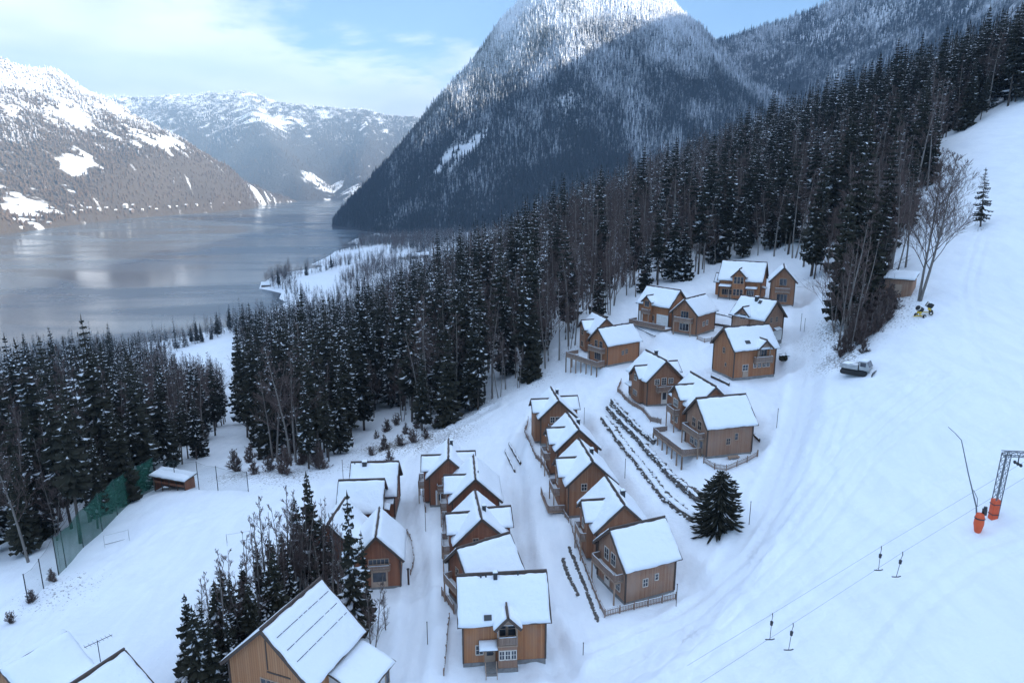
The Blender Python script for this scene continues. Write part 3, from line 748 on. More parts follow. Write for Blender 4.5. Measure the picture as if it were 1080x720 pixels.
for i in np.where(sel)[0]:
    x, y, z, u, v, zc = T[i,:6]; l, g = where(u, v, zc, is_b[i])
    pr = BAR[varb[i]] if is_b[i] else SPR[var[i]]
    tree_thing('bare_tree' if is_b[i] else 'spruce_tree', pr, (x, y, z-0.1), hs[i], rot[i], l, 'tree', g, RNG.uniform(0, .075))
def scatter(name, protos, pos, sc, rz, var, mats, label_attr='snow', extra=None):
    """one mesh made of many copies of simple tree shapes"""
    Vs = []; Fs = []; As = []; Ms = []; b0 = 0; Es = []
    for k, (V, F, A, mi) in enumerate(protos):
        ids = np.where(var == k)[0]
        if len(ids) == 0: continue
        c, s_ = np.cos(rz[ids])[:,None], np.sin(rz[ids])[:,None]
        W = np.empty((len(ids), len(V), 3), np.float32)
        W[:,:,0] = (V[:,0]*c - V[:,1]*s_)*sc[ids][:,None] + pos[ids,0][:,None]
        W[:,:,1] = (V[:,0]*s_ + V[:,1]*c)*sc[ids][:,None] + pos[ids,1][:,None]
        W[:,:,2] = V[:,2]*sc[ids][:,None] + pos[ids,2][:,None]
        Vs.append(W.reshape(-1, 3)); Fs.append((F[None] + (b0 + np.arange(len(ids))*len(V))[:,None,None]).reshape(-1, 3))
        As.append((A[None] + (extra[ids][:,None] if extra is not None else 0) + np.zeros((len(ids), 1))).ravel()); Ms.append(np.tile(mi, len(ids))); b0 += len(ids)*len(V)
    me = np_mesh(name, np.concatenate(Vs), np.concatenate(Fs), mats, False, np.concatenate(Ms), {label_attr: np.concatenate(As)})
    return tag(link_mesh(name, me), kind='stuff')
def lod_spruce(seed, H, R, base, wh, nb, sp):
    V, F, Sn = spruce(seed, H, R, base, wh, nb, sp, lod=1); n = len(V)
    tv_ = []; 
    for z, r in ((-1, .25), (H*.97, .04)):
        for k in range(3): tv_.append((cos(2.09*k)*r, sin(2.09*k)*r, z))
    tf = []
    for k in range(3): k2 = (k+1) % 3; tf += [(n+k, n+k2, n+3+k2), (n+k, n+3+k2, n+3+k)]
    return np.vstack([V, tv_]), np.vstack([F, tf]), np.concatenate([Sn, np.zeros(6)]), np.concatenate([np.zeros(len(F)), np.ones(6)]).astype(int)
def lod_bare(seed, H, sp, fi, n0, st, up):
    sg = bare(seed, H, sp*1.1, fi, st, 2, int(n0*1.5), 1.6, up); V = []; F = []; mi = []
    for (p, q, a, b_, l) in sg:
        d = q-p
        if d.length < 1e-4: continue
        Q = d.to_track_quat('Z', 'Y'); i0 = len(V); a = max(a, .05)
        V += [tuple(p + Q @ Vector((cos(2.09*k)*a, sin(2.09*k)*a, 0))) for k in range(3)] + [tuple(q)]
        F += [(i0, i0+1, i0+3), (i0+1, i0+2, i0+3), (i0+2, i0, i0+3)]; mi += [0 if l else 1]*3
    return np.array(V), np.array(F), np.zeros(len(V)), np.array(mi)
LS = [lod_spruce(500+i, *a) for i, a in enumerate([(26,3.3,.10,15,7,.05),(24,2.9,.16,14,6,.1),(28,3.0,.22,14,6,.12),(21,3.2,.05,14,7,.04),(27,2.5,.34,13,6,.15),(23,2.6,.28,12,6,.2)])]
LB = [lod_bare(600+i, *a) for i, a in enumerate([(23,.26,.36,13,1,.75),(20,.30,.25,13,1,.6),(25,.22,.48,12,1,.9),(17,.30,.18,10,2,.7),(21,.22,.40,9,2,1.0)])]
r_ = (~sel) & (~is_b); scatter('spruce_forest', LS, T[r_,:3], hs[r_], rot[r_], var[r_], [M_SPRUCE_FAR, M_BARK])
r_ = (~sel) & is_b; scatter('leafless_forest', LB, T[r_,:3], hs[r_], rot[r_], varb[r_], [M_TWIG, M_BARK2])
print('TREES', len(T), 'individual', sel.sum(), 'bare', is_b.sum())

# ------------------------------------------------------------------ woods on the far mountains
def far_tree(seed, H, R, tiers, n, round_=False):
    r = np.random.default_rng(seed); V = []; F = []; A = []
    for k in range(tiers):
        z0 = H*(0.08+0.80*k/tiers); z1 = min(H, z0 + H*(1.3/tiers)); rr = R*(1-0.85*k/tiers) if not round_ else R*(0.8+0.4*sin(pi*(k+.5)/tiers))
        i0 = len(V); a0 = r.uniform(0, 6)
        for q in range(n):
            g = rr*r.uniform(.7,1.2); V.append((cos(a0+6.283*q/n)*g, sin(a0+6.283*q/n)*g, z0*r.uniform(.9,1.05))); A.append(r.uniform(-.12,.06))
        V.append((r.uniform(-.2,.2), r.uniform(-.2,.2), z1)); A.append(r.uniform(.0,.25))
        for q in range(n): F.append((i0+q, i0+(q+1) % n, i0+n))
    return np.array(V), np.array(F), np.array(A), np.zeros(len(F), int)
def wood_mat(name, dark, mid, lo=0.45, hi=0.85):
    m, t, b = newmat(name); at = nd(t, 'ShaderNodeAttribute', attribute_name='frost_and_sun').outputs['Fac']; p = pos_n(t)
    c = mix_n(t, noise_n(t, p, 0.03, 5, 0.7), dark, mid)
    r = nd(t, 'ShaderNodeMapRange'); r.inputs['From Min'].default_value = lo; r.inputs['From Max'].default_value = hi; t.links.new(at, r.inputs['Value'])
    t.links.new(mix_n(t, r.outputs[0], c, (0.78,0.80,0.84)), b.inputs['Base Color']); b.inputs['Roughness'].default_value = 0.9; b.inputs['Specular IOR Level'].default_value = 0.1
    return m
CON = [far_tree(700+i, H, R, 3, 5) for i, (H, R) in enumerate([(22,3.6),(18,3.2),(26,3.8)])]
RND = [far_tree(710+i, H, R, 2, 6, True) for i, (H, R) in enumerate([(13,4.5),(11,5.0),(15,4.2)])]
def cover(name, grd, x0, x1, y0, y1, st, protos, mat, frost_and_sun, keepf):
    x, y = spaced(x0, x1, y0, y1, st); z = sample(grd, x, y); cl = sample(grd, x, y, 3)
    k = (z > 2) & keepf(x, y, z, cl); x, y, z, cl = x[k], y[k], z[k], cl[k]
    f = frost_and_sun(x, y, z); n = len(x)
    o = scatter(name, protos, np.stack([x, y, z-.5], 1), np.clip(RNG.normal(1, .2, n), .5, 1.5), RNG.uniform(0, 6.28, n), RNG.integers(0, len(protos), n), mat, 'frost_and_sun', f)
    print(name, n)
M_W1 = wood_mat('mountain_spruces', (0.022,0.028,0.03), (0.05,0.055,0.055)); M_W2 = wood_mat('lakeside_wood', (0.06,0.045,0.034), (0.15,0.10,0.068))
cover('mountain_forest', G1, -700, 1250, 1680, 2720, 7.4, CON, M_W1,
      lambda x, y, z: np.clip((z-80)/900, 0, 1)*0.52 + 0.32 + 0.28*np.clip((z-560)/200, 0, 1) + 0.32*fbm(x/90, y/90, 13, 5) + RNG.uniform(-.12,.12,len(x)),  # sunlit summit painted whiter by the high term; the rest is real frost
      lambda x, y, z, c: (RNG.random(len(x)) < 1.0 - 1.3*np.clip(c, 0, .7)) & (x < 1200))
cover('ridge_forest', G2, 500, 2300, 2150, 3450, 11, CON, M_W1,
      lambda x, y, z: np.clip((z-100)/1000, 0, 1)*0.45 + 0.28 + 0.30*fbm(x/90, y/90, 14, 5) + RNG.uniform(-.12,.12,len(x)),
      lambda x, y, z, c: (RNG.random(len(x)) < 1.0 - 1.2*np.clip(c, 0, .7)) & (x/y < .95))
cover('lakeside_forest', GL, -3300, -1300, 1850, 4900, 13, RND+CON[:1], M_W2,
      lambda x, y, z: np.clip((z-230)/450, 0, 1)*0.6 + 0.25 + 0.38*fbm(x/110, y/60, 15, 6) + RNG.uniform(-.1,.1,len(x)),
      lambda x, y, z, c: (RNG.random(len(x)) < np.where(z < 16, .25, .95)*(1-1.3*c)) & (x/y > -1.0))
cover('far_forest', GF, -4300, 200, 4950, 7100, 27, CON, M_W2,
      lambda x, y, z: np.clip((z-250)/700, 0, 1)*0.55 + 0.25 + 0.3*fbm(x/200, y/200, 16, 5) + RNG.uniform(-.1,.1,len(x)),
      lambda x, y, z, c: (RNG.random(len(x)) < .85*(1-1.3*np.clip(fbm(x/150, y/150, 18, 4)*2.2, 0, .75))) & (x/y > -.62))
# ------------------------------------------------------------------ chalets: materials
def plank_mat(name, a, b_, weath, wk=0.5, pitch=0.17):
    """upright boards: each board its own tint, grey weathering, fine grain"""
    m, t, b = newmat(name); o = obj_n(t); s = nd(t, 'ShaderNodeSeparateXYZ'); t.links.new(o, s.inputs[0])
    rnd = nd(t, 'ShaderNodeObjectInfo').outputs['Random']
    q = math_n(t, 'DIVIDE', math_n(t, 'ADD', math_n(t, 'ADD', s.outputs[0], s.outputs[1]), 40.0), pitch)
    fl = math_n(t, 'FLOOR', q); fr = math_n(t, 'FRACT', q)
    wn = nd(t, 'ShaderNodeTexWhiteNoise', noise_dimensions='1D'); t.links.new(math_n(t, 'ADD', fl, math_n(t, 'MULTIPLY', rnd, 97.0)), wn.inputs['W'])
    c = mix_n(t, wn.outputs['Value'], a, b_)
    big = noise_n(t, o, 0.55, 3, 0.6); gr = noise_n(t, scaled(t, o, (9,9,0.7)), 1.5, 5, 0.7)
    wf = nd(t, 'ShaderNodeMapRange'); wf.inputs['From Min'].default_value = 0.42; wf.inputs['From Max'].default_value = 0.72
    t.links.new(math_n(t, 'ADD', big, math_n(t, 'MULTIPLY', math_n(t, 'SUBTRACT', gr, .5), 0.5)), wf.inputs['Value'])
    c = mix_n(t, math_n(t, 'MULTIPLY', wf.outputs[0], wk), c, weath)
    c = mix_n(t, math_n(t, 'MULTIPLY', gr, 0.35), c, tuple(x*.45 for x in a))
    gap = math_n(t, 'GREATER_THAN', fr, 0.90)
    c = mix_n(t, math_n(t, 'MULTIPLY', gap, 0.75), c, tuple(x*.2 for x in a))
    c = mix_n(t, math_n(t, 'MULTIPLY', rnd, 0.55), c, tuple(x*.62+y*.12 for x, y in zip(a, weath)))
    t.links.new(c, b.inputs['Base Color']); b.inputs['Roughness'].default_value = 0.8; b.inputs['Specular IOR Level'].default_value = 0.25
    bump_n(t, b, math_n(t, 'SUBTRACT', gr, math_n(t, 'MULTIPLY', gap, 1.5)), 0.5, 0.03); return m
WOOD = {'warm': plank_mat('warm_boards', (0.42,0.165,0.075), (0.58,0.27,0.125), (0.38,0.25,0.185), 0.5),
        'mid':  plank_mat('brown_boards', (0.35,0.15,0.08), (0.50,0.255,0.14), (0.36,0.26,0.205), 0.55),
        'grey': plank_mat('grey_boards', (0.36,0.19,0.12), (0.50,0.29,0.19), (0.42,0.32,0.26), 0.65),
        'red':  plank_mat('reddish_boards', (0.28,0.10,0.055), (0.40,0.165,0.09), (0.28,0.18,0.14), 0.4),
        'tan':  plank_mat('tan_boards', (0.46,0.215,0.105), (0.56,0.29,0.15), (0.46,0.28,0.18), 0.3, 0.28)}
M_TRIM = simple('dark_roof_timber', (0.085,0.06,0.048), 0.8, 0, .2, 3)
M_POST = simple('pale_timber', (0.34,0.235,0.17), 0.8, 0, .2, 4)
M_RAIL = plank_mat('railing_boards', (0.30,0.19,0.14), (0.42,0.29,0.22), (0.36,0.31,0.28), 0.7, 0.14)
M_STONE = simple('plinth_stone', (0.22,0.21,0.20), 0.9, 0, .35, 2.5, .5)
M_PLASTER = simple('white_plaster', (0.72,0.71,0.69), 0.85, 0, .06, 1.2, .15)
M_FRAME = simple('pale_window_frame', (0.62,0.56,0.50), 0.6, 0, .08)
M_FRAMEW = simple('brown_window_frame', (0.42,0.30,0.22), 0.7, 0, .1)
M_METAL = simple('dark_metal', (0.06,0.062,0.065), 0.45, .7, .15)
M_SNOWR = snow_mat('roof_snow', False)
m, t, b = newmat('window_glass'); o = pos_n(t)
t.links.new(ramp(t, noise_n(t, o, 0.8, 2), [(0.3,(0.012,0.015,0.02)),(0.7,(0.07,0.08,0.10))]), b.inputs['Base Color'])
b.inputs['Roughness'].default_value = 0.06; b.inputs['Specular IOR Level'].default_value = 0.7; M_GLASS = m

def T3(v): return Matrix.Translation(Vector(v))
def RZ(a): return Matrix.Rotation(a, 4, 'Z')
FACE_ROT = {'S': 0.0, 'E': pi/2, 'N': pi, 'W': -pi/2}
def snow_grid(mb, M, x0, x1, y0, y1, th, seed, st=0.4, amp=0.25, bite=0.0):
    """a snow layer lying on z=0 of frame M: rounded edges, uneven top"""
    nxs = max(3, int((x1-x0)/st)+1); nys = max(3, int((y1-y0)/st)+1); r = np.random.default_rng(seed); ox, oy = r.uniform(0, 99, 2)
    X = np.linspace(x0, x1, nxs); Y = np.linspace(y0, y1, nys)
    X = np.concatenate([[x0, x0+.06], X[1:-1], [x1-.06, x1]]); Y = np.concatenate([[y0, y0+.06], Y[1:-1], [y1-.06, y1]])
    gx, gy = np.meshgrid(X, Y); d = np.minimum(np.minimum(gx-x0, x1-gx), np.minimum(gy-y0, y1-gy))
    z = th*(0.45+0.55*np.clip(d/0.28, 0, 1)**.5)*(1 + amp*fbm(gx/1.3+ox, gy/1.3+oy, 3, 4)); z[d < 1e-6] = 0.0
    wob = np.where(d < .3, 0.13 if (x1-x0) > 4 else .05, 0)*fbm(gx*1.1+ox, gy*1.1, 4, 3)
    gx = gx + wob*((gx < x0+.3) | (gx > x1-.3)); gy = gy + wob*((gy < y0+.3) | (gy > y1-.3))
    n, m_ = gx.shape; ii = np.arange(n*m_).reshape(n, m_)
    fs = [(ii[j,i], ii[j,i+1], ii[j+1,i+1], ii[j+1,i]) for j in range(n-1) for i in range(m_-1)]
    mb.add([Vector(p) for p in np.stack([gx, gy, z], -1).reshape(-1, 3).tolist()], [tuple(int(k) for k in f) for f in fs], M)
def gable_roof(rf, sn, M, x0, x1, W, hw, pitch, ov, seed, th=0.22, snow=0.30, t=0.16, sides=(-1, 1), cap=True, inset=0.10):
    """two slabs over a span W whose walls end at height hw; ridge along x at y=0"""
    tp = math.tan(pitch); zr = hw + W/2*tp; sl = (W/2+ov)/cos(pitch)
    for s in sides:
        # frame of the slope: u along x, v down the slope, w outward
        R = Matrix(((1,0,0,0),(0,s*cos(pitch),s*sin(pitch)*1,0),(0,-sin(pitch),cos(pitch),zr),(0,0,0,1)))
        rf.box(x0, x1, 0.0, sl, 0, t, M @ R)
        for xa in (x0, x1):   # barge boards
            e = 0.05 if xa > x0 else -0.05
            rf.box(min(xa, xa+e), max(xa, xa+e), 0.0, sl, -0.14, t+0.03, M @ R)
        if sn is not None:
            snow_grid(sn, M @ R @ T3((0,0,t)), x0+inset*.6, x1-inset*.6, 0.06 if cap else -0.02, sl-0.04, snow, seed+int(s > 0)*7)
    if cap: rf.box(x0, x1, -0.09, 0.09, zr+t*0.9, zr+t*1.35+0.16, M)
    return zr
class House:
    def __init__(s, name, label, cat, group, H, W, pitch=44, tone='mid', og=0.55, ov=0.55, L=None, seed=1, base=0.0, snow=0.25, up=0.0, cap=True):
        s.W = W; s.pitch = radians(pitch); s.seed = seed; s.tone = tone; s.H = H; s.hw = H - W/2*math.tan(s.pitch); s.og, s.ov = og, ov
        s.org, s.yaw, s.L = PADS[seed][:3]; L = s.L; s.org = s.org + Vector((0, 0, up))
        s.e = tag(empty(name, s.org, s.yaw), label, cat, group); s.p = {}
        s.rf = MB(); s.sn = MB(); s.wl = MB(); s.windows = 0
        hw, L2, W2 = s.hw, L/2, W/2
        s.wl.prism([(-L2,-W2,0.35),(-L2,W2,0.35),(-L2,W2,hw),(-L2,0,H),(-L2,-W2,hw)], (-L2,0,0), (L2,0,0))
        gable_roof(s.rf, s.sn, Matrix.Identity(4), -L2-og, L2+og, W, hw, s.pitch, ov, seed*13, snow=snow, cap=cap, inset=.10 if cap else -.10)
        pl = MB(); pl.box(-L2-.06, L2+.06, -W2-.06, W2+.06, -3.0, 0.42); pl.build('plinth', M_STONE, s.e)
        for sx in (-1, 1):
            for sy in (-1, 1):
                cb = MB(); cb.box(sx*L2-.09 + sx*.03, sx*L2+.09+sx*.03, sy*W2-.09+sy*.03, sy*W2+.09+sy*.03, 0.43, hw-.05); cb.build('corner_post', M_TRIM, s.e)
            for yy in (-W2-.25, 0, W2+.25): s.rf.box(sx*L2 - (0.02 if sx > 0 else og-.08), sx*L2 + (og-.08 if sx > 0 else 0.02), yy-.09, yy+.09, H-abs(yy)*math.tan(s.pitch)-.26, H-abs(yy)*math.tan(s.pitch)-.06)
        print(label[:40], 'L %.1f yaw %.0f z %.1f d %.0f' % (L, math.degrees(s.yaw), s.org.z, s.org.length))
    def F(s, side):
        """frame on a wall: x along it (to the right seen from outside), -y outwards, z up"""
        off = s.W/2 if side in 'SN' else s.L/2
        return RZ(FACE_ROT[side]) @ T3((0, -off, 0))
    def window(s, side, x, z, w=0.9, h=1.1, white=True, nx=2, ny=2, out=0.0, M=None):
        M = (M or s.F(side)) @ T3((x, -out, z)); mb = MB(); f = .08
        mb.box(-w/2-f, -w/2, -.09, .04, -h/2-f, h/2+f, M); mb.box(w/2, w/2+f, -.09, .04, -h/2-f, h/2+f, M)
        mb.box(-w/2, w/2, -.09, .04, h/2, h/2+f, M); mb.box(-w/2-.04, w/2+.04, -.14, .04, -h/2-f, -h/2, M)
        for i in range(1, nx): x_ = -w/2 + w*i/nx; mb.box(x_-.03, x_+.03, -.075, .02, -h/2, h/2, M)
        for i in range(1, ny): z_ = -h/2 + h*i/ny; mb.box(-w/2, w/2, -.07, .02, z_-.025, z_+.025, M)
        o = mb.build('window', M_FRAME if white else M_FRAMEW, s.e)
        g = MB(); g.box(-w/2, w/2, -.045, .01, -h/2, h/2, M); g.build('pane', M_GLASS, o); return o
    def door(s, side, x, w=1.0, h=2.1, z0=0.42, glass=True, white=False):
        M = s.F(side) @ T3((x, 0, z0)); mb = MB()
        mb.box(-w/2, w/2, -.06, .02, 0, h, M); mb.box(-w/2-.1, -w/2, -.1, .02, 0, h+.1, M); mb.box(w/2, w/2+.1, -.1, .02, 0, h+.1, M); mb.box(-w/2, w/2, -.1, .02, h, h+.1, M)
        o = mb.build('door', M_FRAME if white else M_FRAMEW, s.e)
        if glass:
            g = MB(); g.box(-w/2+.14, w/2-.14, -.075, -.05, .8, h-.15, M); g.build('pane', M_GLASS, o)
        hd = MB(); hd.box(w/2-.16, w/2-.08, -.13, -.06, .98, 1.06, M); hd.build('handle', M_METAL, o)
    def railing(s, par, M, pts, h=0.95, gap=0.0, closed=True, mat=None):
        mb = MB()
        for a, c in zip(pts[:-1], pts[1:]):
            a, c = Vector(a), Vector(c); d = (c-a); L = d.length; n = max(1, int(round(L/0.17)))
            Q = M @ T3(a) @ Matrix.Rotation(atan2(d.y, d.x), 4, 'Z')
            mb.box(-.04, L+.04, -.05, .05, h-.07, h, Q); mb.box(0, L, -.03, .03, .10, .16, Q)
            for i in range(n):
                x = L*(i+.5)/n; mb.box(x-.068, x+.068, -.02-.012*(i % 2), .02, .06, h-.075, Q)
            mb.box(-.06, .06, -.06, .06, 0.02, h+.04, Q); mb.box(L-.06, L+.06, -.055, .055, 0.02, h+.03, Q)
        mb.build('railing', mat or M_RAIL, par)
        sn = MB()
        for a, c in zip(pts[:-1], pts[1:]):
            a, c = Vector(a), Vector(c); d = c-a; Q = M @ T3(a) @ Matrix.Rotation(atan2(d.y, d.x), 4, 'Z') @ T3((0,0,h))
            snow_grid(sn, Q, 0.06, d.length-.06, -.055, .055, .08, int(abs(a.x*10)+abs(d.y)*7), 0.5)
        sn.build('rail_snow', M_SNOWR, par, True)
    def balcony(s, side, x, z, w, dep=1.2, posts=True, h=0.95, snow=True, ground=False):
        M = s.F(side) @ T3((x, 0, z)); mb = MB(); mb.box(-w/2, w/2, -dep, -.02, -.16, 0, M)
        for q in (-w/2+.2, 0, w/2-.2): mb.box(q-.08, q+.08, -dep+.05, -.02, -.34, -.17, M)
        o = mb.build('balcony', M_POST, s.e)
        s.railing(o, M, [(-w/2+.06,-.05,0),(-w/2+.06,-dep+.06,0),(w/2-.06,-dep+.06,0),(w/2-.06,-.05,0)], h)
        if snow:
            sn = MB(); snow_grid(sn, M, -w/2+.12, w/2-.12, -dep+.13, -.1, .12, s.seed+int(x*7)); sn.build('balcony_snow', M_SNOWR, o, True)
        if posts:
            for q in (-w/2+.1, w/2-.1):
                pb = MB(); pb.box(q-.08, q+.08, -dep+.02, -dep+.18, -z-1.5, -.16, M); pb.build('post', M_POST, s.e)
        return o
    def cross(s, side, x, w, zr, proj=0.3, pitch=44, ov=0.4, open_=False, wall=True, tone=None, wz0=0.43, snow=0.22, back=None):
        """a cross gable over the eave: ridge at right angles to the main one, at height zr"""
        pr = radians(pitch); hw = zr - w/2*math.tan(pr); half = s.W/2 if side in 'SN' else s.L/2
        M = RZ(FACE_ROT[side]) @ T3((x, 0, 0)) @ RZ(-pi/2)      # x axis now points outwards
        # start the gable roof where its ridge meets the main slope
        xin = (s.H - zr)/math.tan(s.pitch) - 0.25 if back is None else back
        rf, sn = MB(), MB(); gable_roof(rf, sn, M, xin, half+proj+.45, w, hw, pr, ov, s.seed*17+int(x*3)+ord(side), snow=snow, t=.13)
        if wall:
            mb = MB(); mb.prism([(half-.3,-w/2,wz0),(half-.3,w/2,wz0),(half-.3,w/2,hw),(half-.3,0,zr),(half-.3,-w/2,hw)], (half-.3,0,0), (half+proj,0,0), M)
            o = mb.build('cross_gable', WOOD[tone or s.tone], s.e)
        else:
            o = MB(); o.prism([(half+proj-.12,-w/2,hw-.02),(half+proj-.12,w/2,hw-.02),(half+proj-.12,0,zr-.05)], (half+proj-.12,0,0), (half+proj-.02,0,0), M)
            o.box(half-.2, half+proj, -w/2, -w/2+.14, hw-.16, hw-.02, M); o.box(half-.2, half+proj, w/2-.14, w/2, hw-.16, hw-.02, M)
            o = o.build('porch_gable', M_POST, s.e)
        rf.build('gable_roof', M_TRIM, o); sn.build('gable_snow', M_SNOWR, o, True)
        return half+proj
    def canopy(s, side, x, z, w, dep=1.1, posts=False, drop=0.35):
        M = s.F(side) @ T3((x, 0, z)); mb = MB()
        A = Matrix.Rotation(atan2(drop, dep), 4, 'X'); mb.box(-w/2, w/2, -sqrt(dep*dep+drop*drop), -.01, 0, .1, M @ A)
        for q in (-w/2+.1, w/2-.1): mb.bar(M @ Vector((q,-.03,-.6)), M @ Vector((q,-dep*.8,-.25)), .09)
        if posts:
            for q in (-w/2+.1, w/2-.1): mb.box(q-.06, q+.06, -dep+.04, -dep+.16, -z-.6, -drop, M)
        o = mb.build('canopy', M_TRIM, s.e); sn = MB()
        snow_grid(sn, M @ A @ T3((0,0,.1)), -w/2+.03, w/2-.03, -sqrt(dep*dep+drop*drop)+.02, -.03, .2, s.seed+int(z*10)); sn.build('canopy_snow', M_SNOWR, o, True)
    def chimney(s, x, y, h=1.0, w=0.5, mat=None, cap=True):
        z0 = s.H - abs(y)*math.tan(s.pitch); mb = MB(); mb.box(x-w/2, x+w/2, y-w/2, y+w/2, z0-.4, z0+h+.35); mb.box(x-w/2-.07, x+w/2+.07, y-w/2-.07, y+w/2+.07, z0+h+.35, z0+h+.45)
        s.chs = getattr(s, 'chs', []); s.chs.append((mb, mat or M_METAL, (x, y, z0+h+.45, w) if cap else None))
    def vent(s, x, y, h=.55):
        z0 = s.H - abs(y)*math.tan(s.pitch); mb = MB(); mb.tube([(x,y,z0-.2),(x,y,z0+h+.3)], .09, 7); s.chs = getattr(s, 'chs', []); s.chs.append((mb, M_METAL, None))
    def skylight(s, x, yd, w=.7, h=.9, side=-1):
        """yd: metres down the slope from the ridge"""
        R = Matrix(((1,0,0,x),(0,side*cos(s.pitch),side*sin(s.pitch),0),(0,-sin(s.pitch),cos(s.pitch),s.H),(0,0,0,1)))
        mb = MB(); mb.box(-w/2, w/2, yd, yd+h, .1, .52, R); s.chs = getattr(s, 'chs', []); s.chs.append((mb, M_METAL, None))
    def terrace(s, x0, x1, y0, y1, z, rail, legs=True, snow=True):
        """platform in the house's own ground axes"""
        mb = MB(); mb.box(x0, x1, y0, y1, z-.2, z); o = mb.build('terrace', M_POST, s.e)
        s.railing(o, Matrix.Identity(4), [(p[0], p[1], z) for p in rail], 1.0)
        if snow:
            sn = MB(); snow_grid(sn, T3((0,0,z)), x0+.15, x1-.15, y0+.15, y1-.15, .14, s.seed+5); sn.build('terrace_snow', M_SNOWR, o, True)
        if legs:
            L_ = [(p[0], p[1]) for p in rail]
            for (a, c) in zip(L_[:-1], L_[1:]):
                n = max(1, int(sqrt((a[0]-c[0])**2+(a[1]-c[1])**2)/1.7))
                for i in range(n+1):
                    x = a[0]+(c[0]-a[0])*i/n; y = a[1]+(c[1]-a[1])*i/n; pb = MB(); pb.box(x-.1, x+.1, y-.1, y+.1, z-4.5, z-.21); pb.build('stilt', M_POST, s.e)
    def plaster(s, side, x0, x1, z1, z0=0.43):
        M = s.F(side); mb = MB(); mb.box(x0, x1, -.05, .02, z0, z1, M); mb.build('plaster_wall', M_PLASTER, s.e)
    def finish(s):
        s.wl.build('wall', WOOD[s.tone], s.e)
        r = s.rf.build('roof', M_TRIM, s.e); s.sn.build('roof_snow', M_SNOWR, r, True)
        for mb, mat, cap in getattr(s, 'chs', []):
            c = mb.build('chimney' if cap else 'roof_vent', mat, r)
            if cap:
                q = MB(); x, y, z, w = cap; snow_grid(q, T3((0,0,z)), x-w/2-.06, x+w/2+.06, y-w/2-.06, y+w/2+.06, .16, s.seed, .2); q.build('chimney_snow', M_SNOWR, r, True)
        return s

GV = 'alpine timber chalets of the holiday village'
def H_(label, **k): return House('chalet', label, 'chalet', GV, **k)

# --- front chalet, eave side with the gabled bay towards us
h = H_('lowest chalet in front, brown boards with a glazed gabled bay below a snowy roof', H=8.6, W=6.4, tone='warm', seed=1)
x0 = 0.25; pj = 1.15
h.cross('S', x0, 2.05, 6.55, pj, 46, .35, wall=False, back=0.8)
M = h.F('S') @ T3((x0, 0, 0))
bay = MB(); bay.box(-1.0, 1.0, -pj, -.01, .43, 2.95, M); bay.build('bay', WOOD['grey'], h.e)
st = MB(); st.box(-1.08, 1.08, -pj-.08, -.01, -2.5, .42, M); st.build('bay_plinth', M_STONE, h.e)
for q in (-.62, .0, .62): h.window('S', x0+q, 2.0, .46, .95, True, 2, 2, pj)
bl = MB(); bl.box(-1.05, 1.05, -pj-.05, -.01, 2.96, 3.1, M); bl = bl.build('balcony', M_POST, h.e); h.railing(bl, M, [(-.98,-.1,3.1),(-.98,-pj,3.1),(.98,-pj,3.1),(.98,-.1,3.1)], .95)
for q in (-.95, .95):
    pb = MB(); pb.box(q-.07, q+.07, -pj+.0, -pj+.14, 3.1, 5.45, M); pb.build('post', M_POST, h.e)
for q in (-.5, .5): h.window('S', x0+q, 4.3, .75, 1.6, False, 1, 2, 0.02)
h.canopy('S', -1.75, 3.0, 2.0, 1.2, False, .45)
h.window('S', -2.65, 1.95, .7, 1.0); h.door('S', -1.55, .95, 2.0)
stp = MB()
for i in range(4): stp.box(-.55, .55, -1.5-.28*i, -1.2-.28*i, -.6, .35-.2*i, h.F('S') @ T3((-1.5,0,0)))
stp.box(-.62, .62, -1.2, -.02, -.8, .40, h.F('S') @ T3((-1.5,0,0))); stp = stp.build('steps', M_STONE, h.e)
hr = MB(); fr = h.F('S')
for q in (-2.1,-.95):
    hr.bar(fr @ Vector((q,-1.25,.4)), fr @ Vector((q,-1.25,1.4)), .08); hr.bar(fr @ Vector((q,-2.4,-.5)), fr @ Vector((q,-2.4,.6)), .08); hr.bar(fr @ Vector((q,-1.25,1.36)), fr @ Vector((q,-2.4,.56)), .07)
hr.build('handrail', M_POST, stp)
h.chimney(-.75, -.5, .75, .42); h.vent(-2.3, -.45); h.vent(-1.75, -.4); h.vent(1.7, -.35); h.skylight(-1.75, 4.1, .8, .55); h.window('W', -.8, 4.6); h.window('W', .9, 1.9); h.window('E', 0, 4.6)
h.finish()
# --- chalet tucked behind it
h = H_('chalet tucked right behind the front one, its whole snowy roof slanting to our right', H=8.2, W=6.4, tone='red', seed=2)
h.canopy('S', 1.4, 3.1, 2.4, 1.3, True); h.window('W', -.9, 4.6, .8, 1.0, False); h.window('W', .9, 4.6, .8, 1.0, False); h.window('S', 2.1, 1.9, .7, .9); h.balcony('W', 0, 3.0, 5.0, 1.2); h.window('E', 0, 4.6); h.finish()
